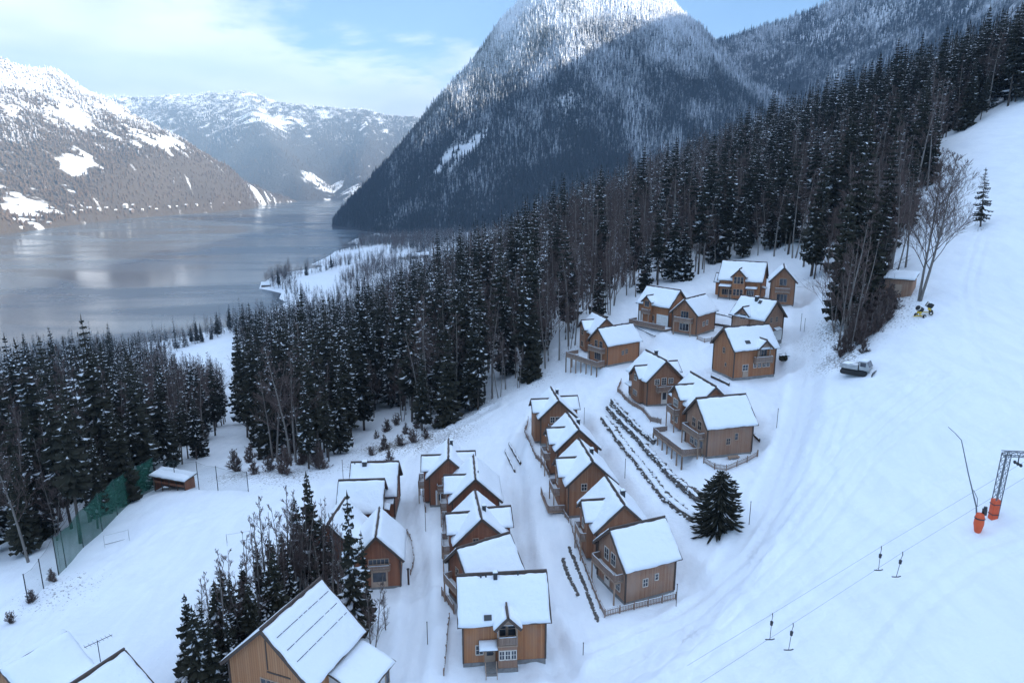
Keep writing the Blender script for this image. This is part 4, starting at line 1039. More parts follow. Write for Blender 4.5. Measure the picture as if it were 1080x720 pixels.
# --- left row, gables towards us
h = H_('left row chalet with small gables on both roof slopes and a dark chimney', H=8.6, W=6.6, tone='red', seed=3, L=7.6)
h.cross('N', .4, 3.8, 7.7, .9, 40); h.cross('S', .4, 3.8, 7.7, .9, 40); h.chimney(-1.6, -.6, .9, .5); h.window('W', -.8, 5.2, .7, .9, False); h.window('W', .8, 5.2, .7, .9, False)
h.window('N', .4, 4.6, .9, 1.1, True, 2, 2, .9); h.balcony('N', .4, 3.0, 3.6, 1.9); h.window('N', -2.4, 1.8); h.finish()
h = H_('left row chalet with broad snowy roof and one gable on its left slope', H=8.6, W=7.0, tone='red', seed=4, L=8.0)
h.cross('N', .6, 3.8, 7.6, .9, 40); h.window('W', -.9, 5.0, .8, 1.0, False); h.window('W', .9, 5.0, .8, 1.0, False); h.window('N', .6, 4.6, .9, 1.1, True, 2, 2, .9); h.balcony('N', .6, 3.0, 3.6, 1.9); h.window('N', -2.6, 1.8)
h.vent(-2.0,-.5); h.finish()
h = H_('topmost chalet of the left row, pale lower wall under a gable balcony', H=8.6, W=6.2, tone='red', seed=5, L=7.4)
h.cross('N', .6, 3.6, 7.7, 1.0, 40); h.cross('S', .6, 3.6, 7.7, 1.0, 40); h.plaster('W', -2.2, 2.2, 3.0); h.balcony('W', -.1, 3.25, 3.6, .9, False); h.chimney(1.9, -.5, .9, .5)
for q in (-.75, .0, .75): h.window('W', q, 4.6, .55, 1.1, True)
h.door('W', -1.4, .9, 2.0); h.window('N', .6, 4.6, .9, 1.1, True, 2, 2, 1.0); h.balcony('N', .6, 3.0, 3.2, 2.0); h.finish()
# --- middle row
h = H_('topmost chalet of the middle row, small gables on both roof slopes', H=8.6, W=6.2, tone='mid', seed=6, L=7.0)
h.cross('N', .5, 3.6, 7.8, 1.0, 40); h.cross('S', .5, 3.6, 7.8, 1.0, 40)
for q in (-1.0, .0, 1.0): h.window('W', q, 4.9, .7, 1.0)
h.balcony('W', 0, 3.2, 3.6, .9, False); h.window('N', -2.4, 1.9, 1.2, 1.0); h.chimney(.2, -.5, .9, .5); h.door('W', 1.2, 1.0, 2.1, white=True); h.canopy('N', -2.3, 3.2, 1.8, 1.0); h.finish()
h = H_('second chalet from the top of the middle row, chimney on its right slope', H=8.6, W=6.6, tone='mid', seed=7, L=7.4)
h.cross('N', .3, 3.8, 7.6, .9, 40); h.window('W', -.8, 5.0, .8, 1.0); h.window('W', .9, 4.9, .6, .9, False); h.window('N', .3, 4.6, .9, 1.1, True, 2, 2, .9); h.balcony('N', .3, 3.0, 3.4, 1.9); h.window('N', -2.4, 1.9); h.chimney(-.6, -.8, .9, .5); h.finish()
h = H_('third chalet from the top of the middle row, tall plank gable with one pale window', H=9.0, W=6.8, tone='mid', seed=8, L=8.0)
h.cross('N', .2, 3.9, 7.9, .9, 40); h.window('W', -1.1, 4.9, .75, 1.0); h.window('W', 1.3, 5.1, .35, .8, True, 1, 2); h.window('N', .2, 4.6, .9, 1.1, True, 2, 2, .9); h.balcony('N', .2, 3.0, 3.6, 1.9); h.window('N', -2.6, 1.9); h.window('N', -2.6, 4.4, .7, .9); h.chimney(-.9, -.7, .9, .5)
h.terrace(-2.6, 4.0, 3.4, 6.2, .5, [(-2.6,3.6),(-2.6,6.1),(4.0,6.1)], False); h.finish()
h = H_('fourth chalet from the top of the middle row, half hidden behind its lowest neighbour', H=8.8, W=6.8, tone='mid', seed=9, L=7.9)
h.cross('N', .3, 3.9, 7.7, .9, 40); h.window('W', -.9, 5.0, .8, 1.0); h.window('N', .3, 4.6, .9, 1.1, True, 2, 2, .9); h.balcony('N', .3, 3.0, 3.4, 1.7); h.window('N', -2.5, 1.9, 1.3, 1.1); h.window('N', -2.4, 4.4, .7, .9); h.chimney(-1.0, -.8, .9, .55); h.finish()
h = H_('lowest chalet of the middle row, greyed long wall with two small windows', H=8.4, W=6.6, tone='grey', seed=10)
h.window('S', -.75, 2.5, .62, .95); h.window('S', .85, 2.9, .4, .75, True, 1, 2)
h.balcony('W', 0, 3.1, 5.6, 1.3); h.window('W', -1.2, 4.6, .9, 1.5); h.window('W', .4, 4.6, .9, 1.5); h.window('W', 1.7, 1.8, .8, 1.1); h.door('W', -.9, 1.0, 2.1, white=True); h.window('E', 0, 4.6); h.finish()
# --- right group
h = H_('chalet with three pale arched gable windows above a white door, on the terraced slope', H=8.6, W=6.8, tone='mid', seed=11, L=7.6)
for q, hh in ((-1.5,.9),(-.1,1.3),(1.3,.9)): h.window('W', q, 4.75, .85, hh, True, 2, 3)
h.balcony('W', .3, 3.05, 4.0, .9, False); h.door('W', .1, 1.0, 2.3, white=True); h.cross('N', .6, 3.2, 7.0, .9, 44); h.cross('S', .2, 3.2, 7.2, .9, 40)
h.window('N', -2.2, 2.0, 1.9, 1.0, False, 4, 1); h.window('N', .6, 2.0, 1.6, 1.0, False, 4, 1, .9); h.canopy('N', -2.2, 3.0, 2.4, 1.2); h.window('N', .6, 5.0, .9, 1.0, True, 2, 2, .9); h.chimney(.9, -.5, .9, .5); h.finish()
h = H_('chalet behind the terrace one, snowy cross gable with a balcony at its left', H=8.6, W=6.8, tone='mid', seed=12, L=8.2)
h.cross('N', -.6, 3.6, 7.7, 1.0, 42); h.window('N', -.6, 4.7, 1.6, 1.2, True, 4, 2, 1.0); h.balcony('N', -.6, 3.0, 3.2, 2.0); h.window('N', -.6, 1.9, 1.8, 1.1, True, 4, 1, 1.0); h.window('N', 2.3, 1.9); h.window('N', -3.0, 4.4, .6, .9); h.window('W', -.9, 5.0); h.finish()
h = H_('grey-brown chalet with a long railed timber terrace on stilts', H=8.8, W=6.8, tone='grey', seed=13)
h.window('S', -.3, 2.6, .65, .95, False); h.window('S', 1.1, 3.3, .5, 1.0, False, 1, 2); h.window('W', -.9, 4.7, 1.0, 1.4, False); h.window('W', .9, 4.7, 1.0, 1.4, False); h.balcony('W', 0, 3.1, 5.4, 1.2, True)
h.window('W', -1.2, 1.7, 1.0, 1.4); h.window('W', .3, 1.7, 1.0, 1.4); h.door('W', 1.8, 1.0, 2.1)
L2 = h.L/2; h.terrace(-L2-3.6, -L2-.1, -2.2, 8.2, .45, [(-L2-.3,-2.15),(-L2-3.5,-2.15),(-L2-3.5,8.1),(-L2-1.0,8.1)])
bn = MB(); bn.box(-.9, .9, -1.1, -.4, .30, .48, h.F('S') @ T3((.2,-.3,0))); bn.box(-.8,-.65,-1.0,-.5,-.6,.29, h.F('S') @ T3((.2,-.3,0))); bn.box(.65,.8,-1.0,-.5,-.6,.29, h.F('S') @ T3((.2,-.3,0))); bn.build('bench', M_POST, h.e); h.window('E', 0, 4.6); h.finish()
h = H_('tall chalet by the piste road, open gabled porch above carved balcony boards', H=9.2, W=6.6, tone='warm', seed=14)
h.cross('S', 1.5, 2.6, 7.3, .7, 44, .35, wall=False, back=.7); M = h.F('S') @ T3((1.5,0,0))
for q in (-1.2, 1.2):
    pb = MB(); pb.box(q-.08, q+.08, -.7, -.54, 3.3, 6.0, M); pb.build('post', M_POST, h.e)
h.window('S', 1.5, 4.9, 1.9, 1.4, False, 3, 1); h.balcony('S', 1.6, 3.2, 3.9, .8, False, 1.0)
for q in (-.0, 1.0, 2.0, 2.9): h.window('S', q+.1, 2.5, .6, .8)
h.window('S', -2.0, 2.2, 1.1, 1.1); h.door('S', -1.9, 1.0, 1.2, .43, False); h.window('W', 0, 5.0, .6, 1.0, False); h.window('W', 0.8, 2.4, .35, .6, False, 1, 1); h.skylight(-1.6, 3.3, 1.0, .7); h.vent(.4, -.3); h.vent(0, -.3); h.finish()
h = H_('chalet with a pale plastered base, its gable end facing the piste road', H=8.8, W=6.6, tone='grey', seed=15, up=.3)
h.cross('S', -.9, 2.7, 7.2, .5, 44, .4); h.window('S', -.9, 5.4, 1.3, 1.0, False, 2, 1, .5); h.window('E', -1.0, 5.0, .7, 1.0, False); h.window('E', .9, 5.0, .7, 1.0, False); h.plaster('E', -3.28, 3.28, 2.6); h.window('E', 0, 1.8, .5, .9); h.canopy('E', .9, 3.2, 2.0, .9); h.chimney(.0, -.8, .9, .6); h.skylight(1.0, .7, .7, .8); h.finish()
h = H_('largest chalet at the wood edge, tall glazed middle gable between two snowy canopies', H=9.0, W=8.0, tone='warm', seed=16)
h.cross('S', -.2, 3.0, 7.6, .9, 46, .4)
for q in (-.8, .0, .8): h.window('S', -.2+q, 5.0, .6, 1.6, False, 1, 2, .9)
for q in (-.8, .0, .8): h.window('S', -.2+q, 2.0, .6, 1.5, False, 1, 2, .9)
h.canopy('S', -3.4, 3.6, 3.0, 1.6, True); h.canopy('S', 2.9, 3.4, 2.8, 1.3); h.window('S', -3.4, 1.8, 1.6, 1.4, False, 3, 1); h.window('S', 2.6, 1.9, 1.6, 1.3, True, 4, 1); h.door('S', -2.2, 1.0, 2.1)
h.cross('W', -.8, 3.8, 5.6, 1.6, 42, .35, back=3.0); h.window('W', -.8, 3.4, .9, 1.0, True, 2, 2, 1.6); h.window('E', -1.5, 5.0); h.canopy('E', -2.4, 3.4, 2.0, 1.2); h.finish()
h = H_('slim chalet at the wood edge, narrow gable with a dark glazed loft over a balcony', H=9.0, W=5.2, tone='mid', seed=17, L=6.5, pitch=48)
h.window('W', 0, 5.7, 1.5, 1.5, False, 2, 1); h.balcony('W', 0, 3.4, 3.4, .9, False); h.window('W', 0, 1.9, 2.2, 1.8, False, 3, 1); h.window('N', -1, 4.2); h.finish()
h = H_('chalet with a white plastered ground floor behind the fenced terrace', H=8.6, W=6.8, tone='warm', seed=18)
h.cross('S', -1.4, 2.4, 7.0, .8, 44, .35); h.window('S', -1.4, 5.2, 1.2, 1.3, False, 2, 1, .8); h.plaster('S', -h.L/2+.1, -2.8, 3.0); h.plaster('S', 1.0, h.L/2-.1, 3.0); h.balcony('S', -1.4, 3.0, 2.4, 1.6, True)
h.window('S', -3.4, 1.8, .9, 1.1); h.window('S', 1.8, 1.7, 1.2, 1.6); h.window('S', 3.4, 1.8, .9, 1.1); h.door('S', -.2, 1.0, 2.1); h.window('W', 0, 4.8); h.window('E', .8, 5.0)
h.terrace(-h.L/2-.4, h.L/2+1.5, -h.W/2-3.2, -h.W/2-.1, .3, [(-h.L/2-.3,-h.W/2-.4),(-h.L/2-.3,-h.W/2-3.1),(h.L/2+1.4,-h.W/2-3.1)], False); h.finish()
h = H_('narrow chalet touching the plastered one, balcony on its left gable', H=8.0, W=6.0, tone='mid', seed=19)
h.balcony('W', 0, 3.1, 4.4, 1.1, True); h.window('W', 0, 4.6, 1.8, 1.5, False, 3, 1); h.window('W', 0, 1.8, 2.2, 1.6, True, 3, 1); h.window('S', -1.0, 2.4, .8, 1.0); h.window('S', .6, 2.5, .8, 1.0); h.window('E', 0, 4.6); h.finish()
h = H_('outermost chalet at the forest edge with a railed terrace over the slope', H=8.0, W=6.0, tone='warm', seed=20)
h.window('S', -.2, 2.6, .6, .9, False); h.window('S', .9, 2.8, .6, 1.0, False); h.balcony('W', 0, 3.1, 4.6, 1.2, True); h.window('W', -.8, 4.6, .9, 1.4, False); h.window('W', .8, 4.6, .9, 1.4, False); h.window('W', 0, 1.8, 2.4, 1.6, False, 4, 1)
L2 = h.L/2; h.terrace(-L2-2.6, -L2-.1, -2.6, 8.5, .4, [(-L2-.3,-2.5),(-L2-2.5,-2.5),(-L2-2.5,8.4),(-L2+1.0,8.4)]); h.vent(1.6,-.3); h.vent(2.0,-.3); h.window('E', 0, 4.6); h.finish()
h = H_('small chalet half hidden behind the outermost one at the forest edge', H=8.4, W=6.2, tone='mid', seed=21, L=7.6)
h.cross('N', -.3, 3.6, 7.4, 1.0, 42); h.window('N', -.3, 4.7, 1.2, 1.2, False, 2, 2, 1.0); h.window('N', -.3, 1.9, 1.4, 1.2, False, 3, 1, 1.0); h.window('W', -.8, 5.0); h.window('N', -3.0, 2.0); h.finish()
# --- lower left cluster
h = H_('brown chalet at the field edge, rearmost of its cluster under a plain snow roof', H=8.2, W=7.4, tone='red', seed=22)
h.window('S', 1.5, 2.0); h.window('S', -1.5, 2.0); h.chimney(-1.6, -.5, .6, .7); h.vent(-3.2, -.4); h.canopy('S', 2.6, 3.6, 1.6, 1.3); h.window('E', -.8, 4.6, .8, 1.0, False); h.window('E', .8, 2.0, .8, 1.0, False); h.finish()
h = H_('reddish chalet with an unbroken plank wall below a flat white roof, field edge', H=8.4, W=6.6, tone='red', seed=23)
h.canopy('E', -.6, 4.4, 2.0, 1.2); h.window('E', 0, 2.0, .8, 1.0, False); h.window('S', 3.0, 2.0, .7, .9, False); h.window('W', 0, 4.8); h.finish()
h = H_('dark chalet with a slatted barn-like gable beside the left lane', H=8.0, W=6.0, tone='red', seed=24, L=7.2, pitch=47)
h.door('W', .2, 2.0, 2.3, .43, True); h.window('W', .2, 4.2, 2.6, .7, False, 5, 1); h.balcony('W', .2, 3.2, 3.0, .5, False, .6); h.window('S', 0, 2.2, .7, .9, False); h.finish()
h = H_('chalet mostly hidden by the young trees of the hedge row', H=8.2, W=6.4, tone='red', seed=25, L=7.0, pitch=46)
h.window('W', 0, 4.8, 1.0, 1.1, False); h.plaster('W', -2.6, 2.6, 2.8); h.chimney(1.0, -.9, .7, .5); h.door('W', .3, 1.0, 2.0); h.finish()
# --- barn and the two cut-off roofs at the lower left
h = House('barn', 'large tan barn with rows of roof purlins showing through thin snow', 'barn', None, H=10.0, W=9.4, pitch=43, tone='tan', seed=26, og=.5, ov=.6, snow=.13)
for yd in (1.4, 2.9, 4.3):   # snow guards breaking the layer of snow
    R = Matrix(((1,0,0,0),(0,-cos(h.pitch),-sin(h.pitch),0),(0,-sin(h.pitch),cos(h.pitch),h.H),(0,0,0,1))); sg = MB(); x = -h.L/2+.2
    while x < h.L/2-.4:
        l_ = random.uniform(.5,1.4); sg.box(x, min(x+l_, h.L/2), yd, yd+.06, .12, .33, R); x += l_ + random.uniform(.05,.35)
    h.chs = getattr(h, 'chs', []); h.chs.append((sg, M_METAL, None))
h.window('W', .3, 3.8, 2.4, 1.3, False, 4, 1); h.door('W', -2.5, 2.2, 2.6, .43, False)
bd = MB(); fw = h.F('W'); bd.box(-.06, .06, -.05, .0, 5.6, 8.8, fw); bd.box(-.1, 2.6, -.06, .0, 5.3, 5.45, fw); bd.build('board_seam', M_TRIM, h.e)
an = MB(); L2 = h.L/2; W2 = h.W/2; an.prism([(-1.2,-W2-3.6,-2),(-1.2,-W2+.1,-2),(-1.2,-W2+.1,4.4),(-1.2,-W2-3.6,3.0)], (0,0,0), (L2+.6,0,0)); an = an.build('annex', M_PLASTER, h.e)
sl = Matrix.Rotation(atan2(1.4,3.7), 4, 'X'); Q = T3((0,-W2-.0,4.55)) @ sl; ar = MB(); ar.box(-1.6, L2+.0, -4.6, -.02, 0, .14, Q); ar.build('annex_roof', M_TRIM, an); sn = MB(); snow_grid(sn, Q @ T3((0,0,.14)), -1.55, L2-.05, -4.55, -.1, .2, 9); sn.build('annex_snow', M_SNOWR, an, True)
h.window('S', 1.5, 1.4, .9, 1.1, False, 2, 2, 3.6); h.window('S', 3.4, 1.4, .6, 1.3, False, 1, 1, 3.6); h.finish()
h = House('house', 'house at the bottom left edge with a broad untouched snow roof', 'house', None, H=8.5, W=9.0, pitch=35, tone='tan', seed=27, og=.4, snow=.5, cap=False)
h.window('W', 0, 4.5); h.window('S', 0, 2.0); h.finish()
h = House('house', 'house at the bottom edge with a dark ridge line across its snow roof', 'house', None, H=8.5, W=8.0, pitch=35, tone='tan', seed=28, og=.4)
h.window('W', 0, 4.5); h.window('S', 0, 2.0); h.window('E', 0, 4.5); h.finish()
# ------------------------------------------------------------------ single trees and hedges near the houses
def zc_of(p): return p.y*CP - (p.z-CAMZ)*SP
def stand(kind, proto, u, vb, vt, label, group, rz=None, lean=0.0, wide=1.0):
    g = ground(u, vb); zc = zc_of(g); hpx = vb-vt
    # the upright pole whose top reads at vt
    lo, hi = 0.5, 45.0
    for _ in range(30):
        m_ = (lo+hi)/2
        if pix(g.x, g.y, g.z+m_)[1] > vt: lo = m_
        else: hi = m_
    e = tree_thing('spruce_tree' if kind == 's' else ('shrub' if kind == 'b' else 'bare_tree'), proto, g, lo/proto[2], RNG.uniform(0, 6.28) if rz is None else rz, label, 'tree' if kind != 'b' else 'shrub', group, lean)
    e.scale = (e.scale[0]*wide, e.scale[1]*wide, e.scale[2]); return e
def sp_proto(seed, H, R, base, wh, nb, sparse, thick=.2, rd_=False, wf_=1.0, mat_=None):
    V, F, Sn = spruce(seed, H, R, base, wh, nb, sparse, 0, rd_, wf_); return (trunk_mb(H*.96, thick).mesh('trunk', M_BARK, True), np_mesh('crown', V, F, mat_ or M_YOUNG, False, attrs={'snow': Sn}), H)
def br_proto(seed, H, spread, first, stems, n0, thick=1.0, up=.7, depth=3):
    sg = bare(seed, H, spread, first, stems, depth, n0, thick, up); return (seg_mesh('trunk', sg, M_BARK2, 0, 0), seg_mesh('crown', sg, M_TWIG, 1, 9, .014), H)
YS_ = [sp_proto(800+i, H, R, b_, wh, nb, s_) for i, (H, R, b_, wh, nb, s_) in enumerate([(14,2.4,.03,28,10,.14),(15,1.8,.05,30,9,.18),(12,2.3,.02,26,10,.12),(16,1.5,.08,30,8,.25)])]
YB_ = [br_proto(820+i, H, s_, f_, st_, n_, 1.0, u_2) for i, (H, s_, f_, st_, n_, u_2) in enumerate([(13,.20,.25,1,16,1.1),(12,.22,.2,2,12,1.2),(14,.16,.3,3,9,1.5)])]
GH = 'trees of the hedge row beside the tan barn'
LH = 'young snowy spruce in the hedge row beside the tan barn'; LB_ = 'thin leafless tree in the hedge row beside the tan barn'
for i, (u, vb, vt) in enumerate([(206,722,626),(221,726,632),(236,706,612),(250,690,606),(262,672,592),(278,660,572),(291,652,566),(303,642,560),(318,622,524),(331,612,497),(343,618,545),(353,628,560),(228,735,650),(246,716,640),(268,690,612),(285,672,600),(309,655,585),(336,640,575),(214,740,640),(243,700,598),(295,668,580)]):
    stand('s', YS_[(i*7) % 4] if vt != 497 else YS_[1], u, vb, vt, LH, GH)
for i, (u, vb, vt) in enumerate([(286,655,518),(297,648,512),(276,668,540),(240,712,590),(312,632,520),(325,630,530),(352,640,540),(345,650,560),(300,662,560),(229,700,598),(256,690,575),(362,655,560),(218,716,610),(266,690,560),(282,665,528),(306,640,512),(318,638,520),(338,630,520),(358,640,540),(370,640,548)]):
    stand('t', YB_[i % 3], u, vb, vt, LB_, GH)
stand('s', YS_[3], 375, 676, 518, 'slender tall spruce standing between the barn and the slatted-gable chalet', None)
stand('s', YS_[3], 386, 660, 560, 'lower slim spruce beside the slender tall one above the barn annex', None)
stand('t', YB_[0], 407, 664, 610, 'small leafless tree alone on the snow beside the barn annex', None)
stand('t', YB_[1], 392, 690, 600, 'leafless tree leaning over the barn annex roof', None)
stand('s', sp_proto(840, 8.5, 3.3, .0, 44, 26, .35, .2, True, .28, M_SPRUCE), 757, 556, 496, 'round bushy dark conifer below the chalet with the long terrace', None, wide=.98)
# big trees at the edge of the piste
stand('t', br_proto(841, 26, .33, .24, 2, 22, 1.25, .9, 4), 968, 318, 152, 'big twin-stemmed leafless tree standing on the piste edge beside the shed', None)
stand('s', sp_proto(842, 12, 1.9, .14, 34, 8, .5, .16, False, .42, M_SPRUCE), 1034, 239, 177, 'lone thin conifer standing on the open white piste', None, lean=.05)
GP = 'leafless trees of the strip between piste and chalets'; LP_ = 'leafless tree in the narrow strip between the piste and the upper chalets'
for i, (u, vb, vt) in enumerate([(884,366,262),(890,362,228),(897,352,240),(882,350,250),(915,300,170),(925,296,158),(935,292,165),(905,310,190),(944,285,170),(902,330,225),(893,372,280),(955,282,176)]):
    stand('t', BAR[i % 5] if i % 2 else YB_[i % 3], u, vb, vt, LP_, GP)
for i, (u, vb, vt) in enumerate([(905,342,292),(899,352,312),(893,330,270),(914,322,270)]): stand('s', YS_[i % 3], u, vb, vt, 'dark small spruce in the thicket between the piste and the upper chalets', 'spruces of the strip between piste and chalets')
SHB = [br_proto(850+i, 3.0, .36, .08, 6, 9, 1.5, .8, 3) for i in range(3)]
for i, (u, v, k) in enumerate([(888,374,22),(896,370,26),(906,362,28),(914,356,30),(922,350,28),(930,342,26),(938,336,24),(908,350,30),(918,340,32),(900,358,26),(928,330,28),(942,326,22),(912,372,16),(934,322,26),(924,318,28)]):
    stand('b', SHB[i % 3], u, v, v-k, 'leafless bush in the dark thicket above the parked snow groomer', 'bushes of the thicket by the piste')
BK = [(398,462),(408,455),(418,448),(428,458),(404,474),(392,480),(440,452),(448,446),(436,466),(458,450),(468,440),(422,470),(412,486),(480,434),(494,428),(450,462)]
for i, (u, v) in enumerate(BK): stand('b', SHB[i % 3], u, v, v-RNG.uniform(9, 17), 'low brown bush on the snowy bank above the left row of chalets', 'bushes on the bank above the left row')
for i, (u, v) in enumerate([(262,488),(276,484),(290,482),(302,486),(316,490),(284,496),(300,500),(268,500),(328,486),(250,496),(340,494),(310,478),(296,474),(322,476)]):
    stand('b', SHB[i % 3], u, v, v-RNG.uniform(14, 30), 'leafless bush along the dark road at the far end of the field', 'bushes along the road behind the field')
for i, (u, v) in enumerate([(56,612),(34,634),(12,656)]):
    stand('b', SHB[i % 3], u, v, v-RNG.uniform(9, 16), 'leafless bush on the bank at the left edge of the field', 'bushes at the left edge of the field')
mb = MB(); g = ground(827, 378)
for k in range(9): mb.blob((RNG.uniform(-1,1), RNG.uniform(-.6,.6), RNG.uniform(.1,.5)), RNG.uniform(.35,.6), 2, .25)
o = mb.build('bush', M_SPRUCE, None, False, g); tag(o, 'low dark evergreen bush in the snow right of the tall porch chalet', 'bush')
sn = MB()
for k in range(6): sn.blob((RNG.uniform(-.9,.9), RNG.uniform(-.5,.5), RNG.uniform(.75,.95)), RNG.uniform(.25,.4), 2, .15, (1,1,.4))
sn.build('bush_snow', M_SNOWR, o, True)

# ------------------------------------------------------------------ fences, walls, edgings
def ppl(pix_list): return [ground(*p) for p in pix_list]
def resample(pts, st):
    out_ = [pts[0].copy()]; left = st
    for a, b_ in zip(pts[:-1], pts[1:]):
        L = (b_-a).length; d = (b_-a)/max(L, 1e-6); x = left
        while x < L: out_.append(a + d*x); x += st
        left = x-L
    out_.append(pts[-1].copy())
    for p in out_: p.z = float(gz(p.x, p.y))
    return out_
def picket_fence(label, plist, h=1.05, gap=.2, mat=None, solid=False, name='picket_fence', group=None):
    pts = ppl(plist); e = tag(empty(name, pts[0]), label, 'fence', group); o0 = pts[0]
    rs = resample(pts, 1.9); ra = MB(); pk = MB(); sn = MB()
    for p in rs:
        pb = MB(); q = p-o0; pb.box(q.x-.06, q.x+.06, q.y-.06, q.y+.06, q.z-.6, q.z+h+.08); pb.build('post', M_RAIL, e)
    for a, b_ in zip(rs[:-1], rs[1:]):
        a, b_ = a-o0, b_-o0; d = b_-a; L = d.length
        if L < .3: continue
        for z in (.25, h-.15): ra.bar(a + Vector((0,0,z)), b_ + Vector((0,0,z)), .05, .09)
        n = max(1, int(L/(gap if not solid else .16))); nrm = Vector((-d.y, d.x, 0)).normalized()*.045
        for i in range(n):
            c = a + d*((i+.5)/n) + nrm; hh = h*RNG.uniform(.94, 1.04); Q = T3(c) @ RZ(atan2(d.y, d.x)); w_ = .045 if not solid else .075
            pk.box(-w_, w_, -.014, .014, .06, hh, Q)
        Q = T3(a + Vector((0,0,h-.08))) @ Matrix.Rotation(atan2(d.y, d.x), 4, 'Z') @ Matrix.Rotation(-atan2(d.z, sqrt(d.x**2+d.y**2)), 4, 'Y')
        snow_grid(sn, Q, .05, L-.05, -.05, .05, .07, int(abs(a.x*9)), .5)
    ra.build('rail', M_RAIL, e); pk.build('pickets', mat or M_RAIL, e); sn.build('fence_snow', M_SNOWR, e, True); return e
picket_fence('slatted fence round the lowest chalet of the middle row, turning the corner below it', [(602,553),(607,573),(615,595),(625,622),(637,651),(660,645),(688,638),(713,632)], 1.0)
picket_fence('boarded fence curving along the uphill end of the middle row', [(557,444),(553,456),(560,472),(571,489),(579,503)], 1.0, solid=True)
picket_fence('fence strung along the foot of the third chalet of the middle row', [(584,513),(590,528),(596,546),(600,551)], .9)
picket_fence('slatted fence on the slope edge below the chalet with arched windows', [(655,404),(651,413),(658,421),(668,429),(681,438),(697,447)], 1.0, solid=True)
picket_fence('slatted fence in front of the chalet with the long terrace', [(742,488),(752,494),(765,497),(782,490),(799,481)], 1.0)
picket_fence('short fence below the narrow chalet that touches the plastered one', [(735,358),(745,362),(756,358)], .9)
picket_fence('short board fence at the left of the front chalet', [(466,628),(472,636),(479,647)], 1.2, solid=True)
picket_fence('fence running down the lane beside the front chalet', [(474,652),(471,680),(468,712)], .7, .35)
picket_fence('small bent fence by the lane, right of the slatted-gable chalet', [(417,566),(428,560),(434,570),(437,592),(433,606)], .8, .35)
picket_fence('fence beside the topmost chalet of the left row', [(446,505),(446,525),(449,540)], .9)
picket_fence('fence between the lane and the middle of the left row', [(466,540),(467,565),(468,590)], .9, solid=True)
def rock_wall(label, plist, w=.5, h=.7, n_per=3.0, name='rock_wall', core=False):
    pts = ppl(plist); o0 = pts[0].copy(); rs = resample(pts, .5); mb = MB(); sn = MB()
    for a, b_ in zip(rs[:-1], rs[1:]):
        d = (b_-a); nrm = Vector((-d.y, d.x, 0)).normalized()
        for k in range(int(n_per)):
            c = a + d*RNG.random() + nrm*RNG.uniform(-w, w); c.z = float(gz(c.x, c.y)) + RNG.uniform(-.05, h*.6); r = RNG.uniform(.18, .36)*(.6 if h < .3 else 1)
            mb.blob(c-o0, r, 1, .3, (RNG.uniform(.8,1.4), RNG.uniform(.8,1.3), RNG.uniform(.6,.9)))
            if core and RNG.random() < .22: q = c-o0; sn.blob((q.x, q.y, q.z+r*.55), r*.9, 1, .12, (1.1,1.1,.42))
    if core:
        for a, b_ in zip(rs[:-1], rs[1:]):
            d = b_-a; L = d.length; Q = T3(a-o0) @ Matrix.Rotation(atan2(d.y,d.x),4,'Z') @ Matrix.Rotation(-atan2(d.z, sqrt(d.x**2+d.y**2)),4,'Y'); k_h = h*RNG.uniform(.6,.85)
            mb.box(-.05, L+.05, -w*.8, w*.8, -.8, k_h, Q); snow_grid(sn, Q @ T3((0,0,k_h)), -.02, L+.02, -w*.75, w*.75, .22, int(L*77+a.x*5), .25, .4)
    e = mb.build(name, M_STONE2, None, False, o0); core and sn.build('wall_snow', M_SNOWR, e, True); return tag(e, label, 'wall')
M_STONE2 = simple('dark_field_stone', (0.12,0.105,0.095), .95, 0, .5, 1.2, .6)
rock_wall('short upper stone wall on the terraced slope below the arched-window chalet', [(645,423),(652,432),(660,441),(675,455),(690,467)], .26, .75, 5, core=True)
rock_wall('long dark stone wall stepping down the slope to the bushy conifer', [(641,431),(655,446),(668,459),(680,473),(693,487),(705,501),(720,515),(735,528)], .36, 1.05, 8, core=True)
rock_wall('broad lowest band of boulders between the middle row and the terraced slope', [(636,441),(645,452),(655,466),(668,482),(680,497),(692,513),(705,528),(718,538),(732,547)], .62, .55, 7, core=True)
rock_wall('rock edge at the foot of the long-terrace chalet beside the bushy conifer', [(716,508),(728,517),(742,526)], .4, .7, 7)
rock_wall('line of small stones along the lane left of the middle row, outer one', [(593,588),(598,603),(604,616),(610,628)], .12, .2, 6, 'stone_edging')
rock_wall('line of small stones along the fence of the middle row, inner one', [(600,577),(608,596),(616,616),(624,637),(631,655)], .12, .2, 6, 'stone_edging')
def log_barrier(label, plist, r=.16, rows=2):
    pts = ppl(plist); o0 = pts[0].copy(); e = tag(empty('log_barrier', o0), label, 'barrier')
    for k in range(rows):
        lg = MB(); P_ = [p-o0+Vector((0,0,.12+k*.26)) for p in pts]; lg.tube(P_, [r*RNG.uniform(.85,1.1) for _ in P_], 7); lg.build('log', M_TRIM, e)
    sn = MB()
    for a, b_ in zip(pts[:-1], pts[1:]):
        d = b_-a; L = d.length; Q = T3(a-o0+Vector((0,0,.12+rows*.26-.16))) @ Matrix.Rotation(atan2(d.y,d.x),4,'Z') @ Matrix.Rotation(-atan2(d.z, sqrt(d.x**2+d.y**2)),4,'Y'); snow_grid(sn, Q, 0, L, -.13, .13, .14, int(L*31), .4)
    sn.build('log_snow', M_SNOWR, e, True)
    for p in pts: pb = MB(); q = p-o0; pb.box(q.x-.05,q.x+.05,q.y-.05,q.y+.05,q.z-.5,q.z+.12+rows*.26); pb.build('stake', M_TRIM, e)
log_barrier('left of two short log barriers on the slope between left and middle rows', [(533,477),(538,488),(543,498)])
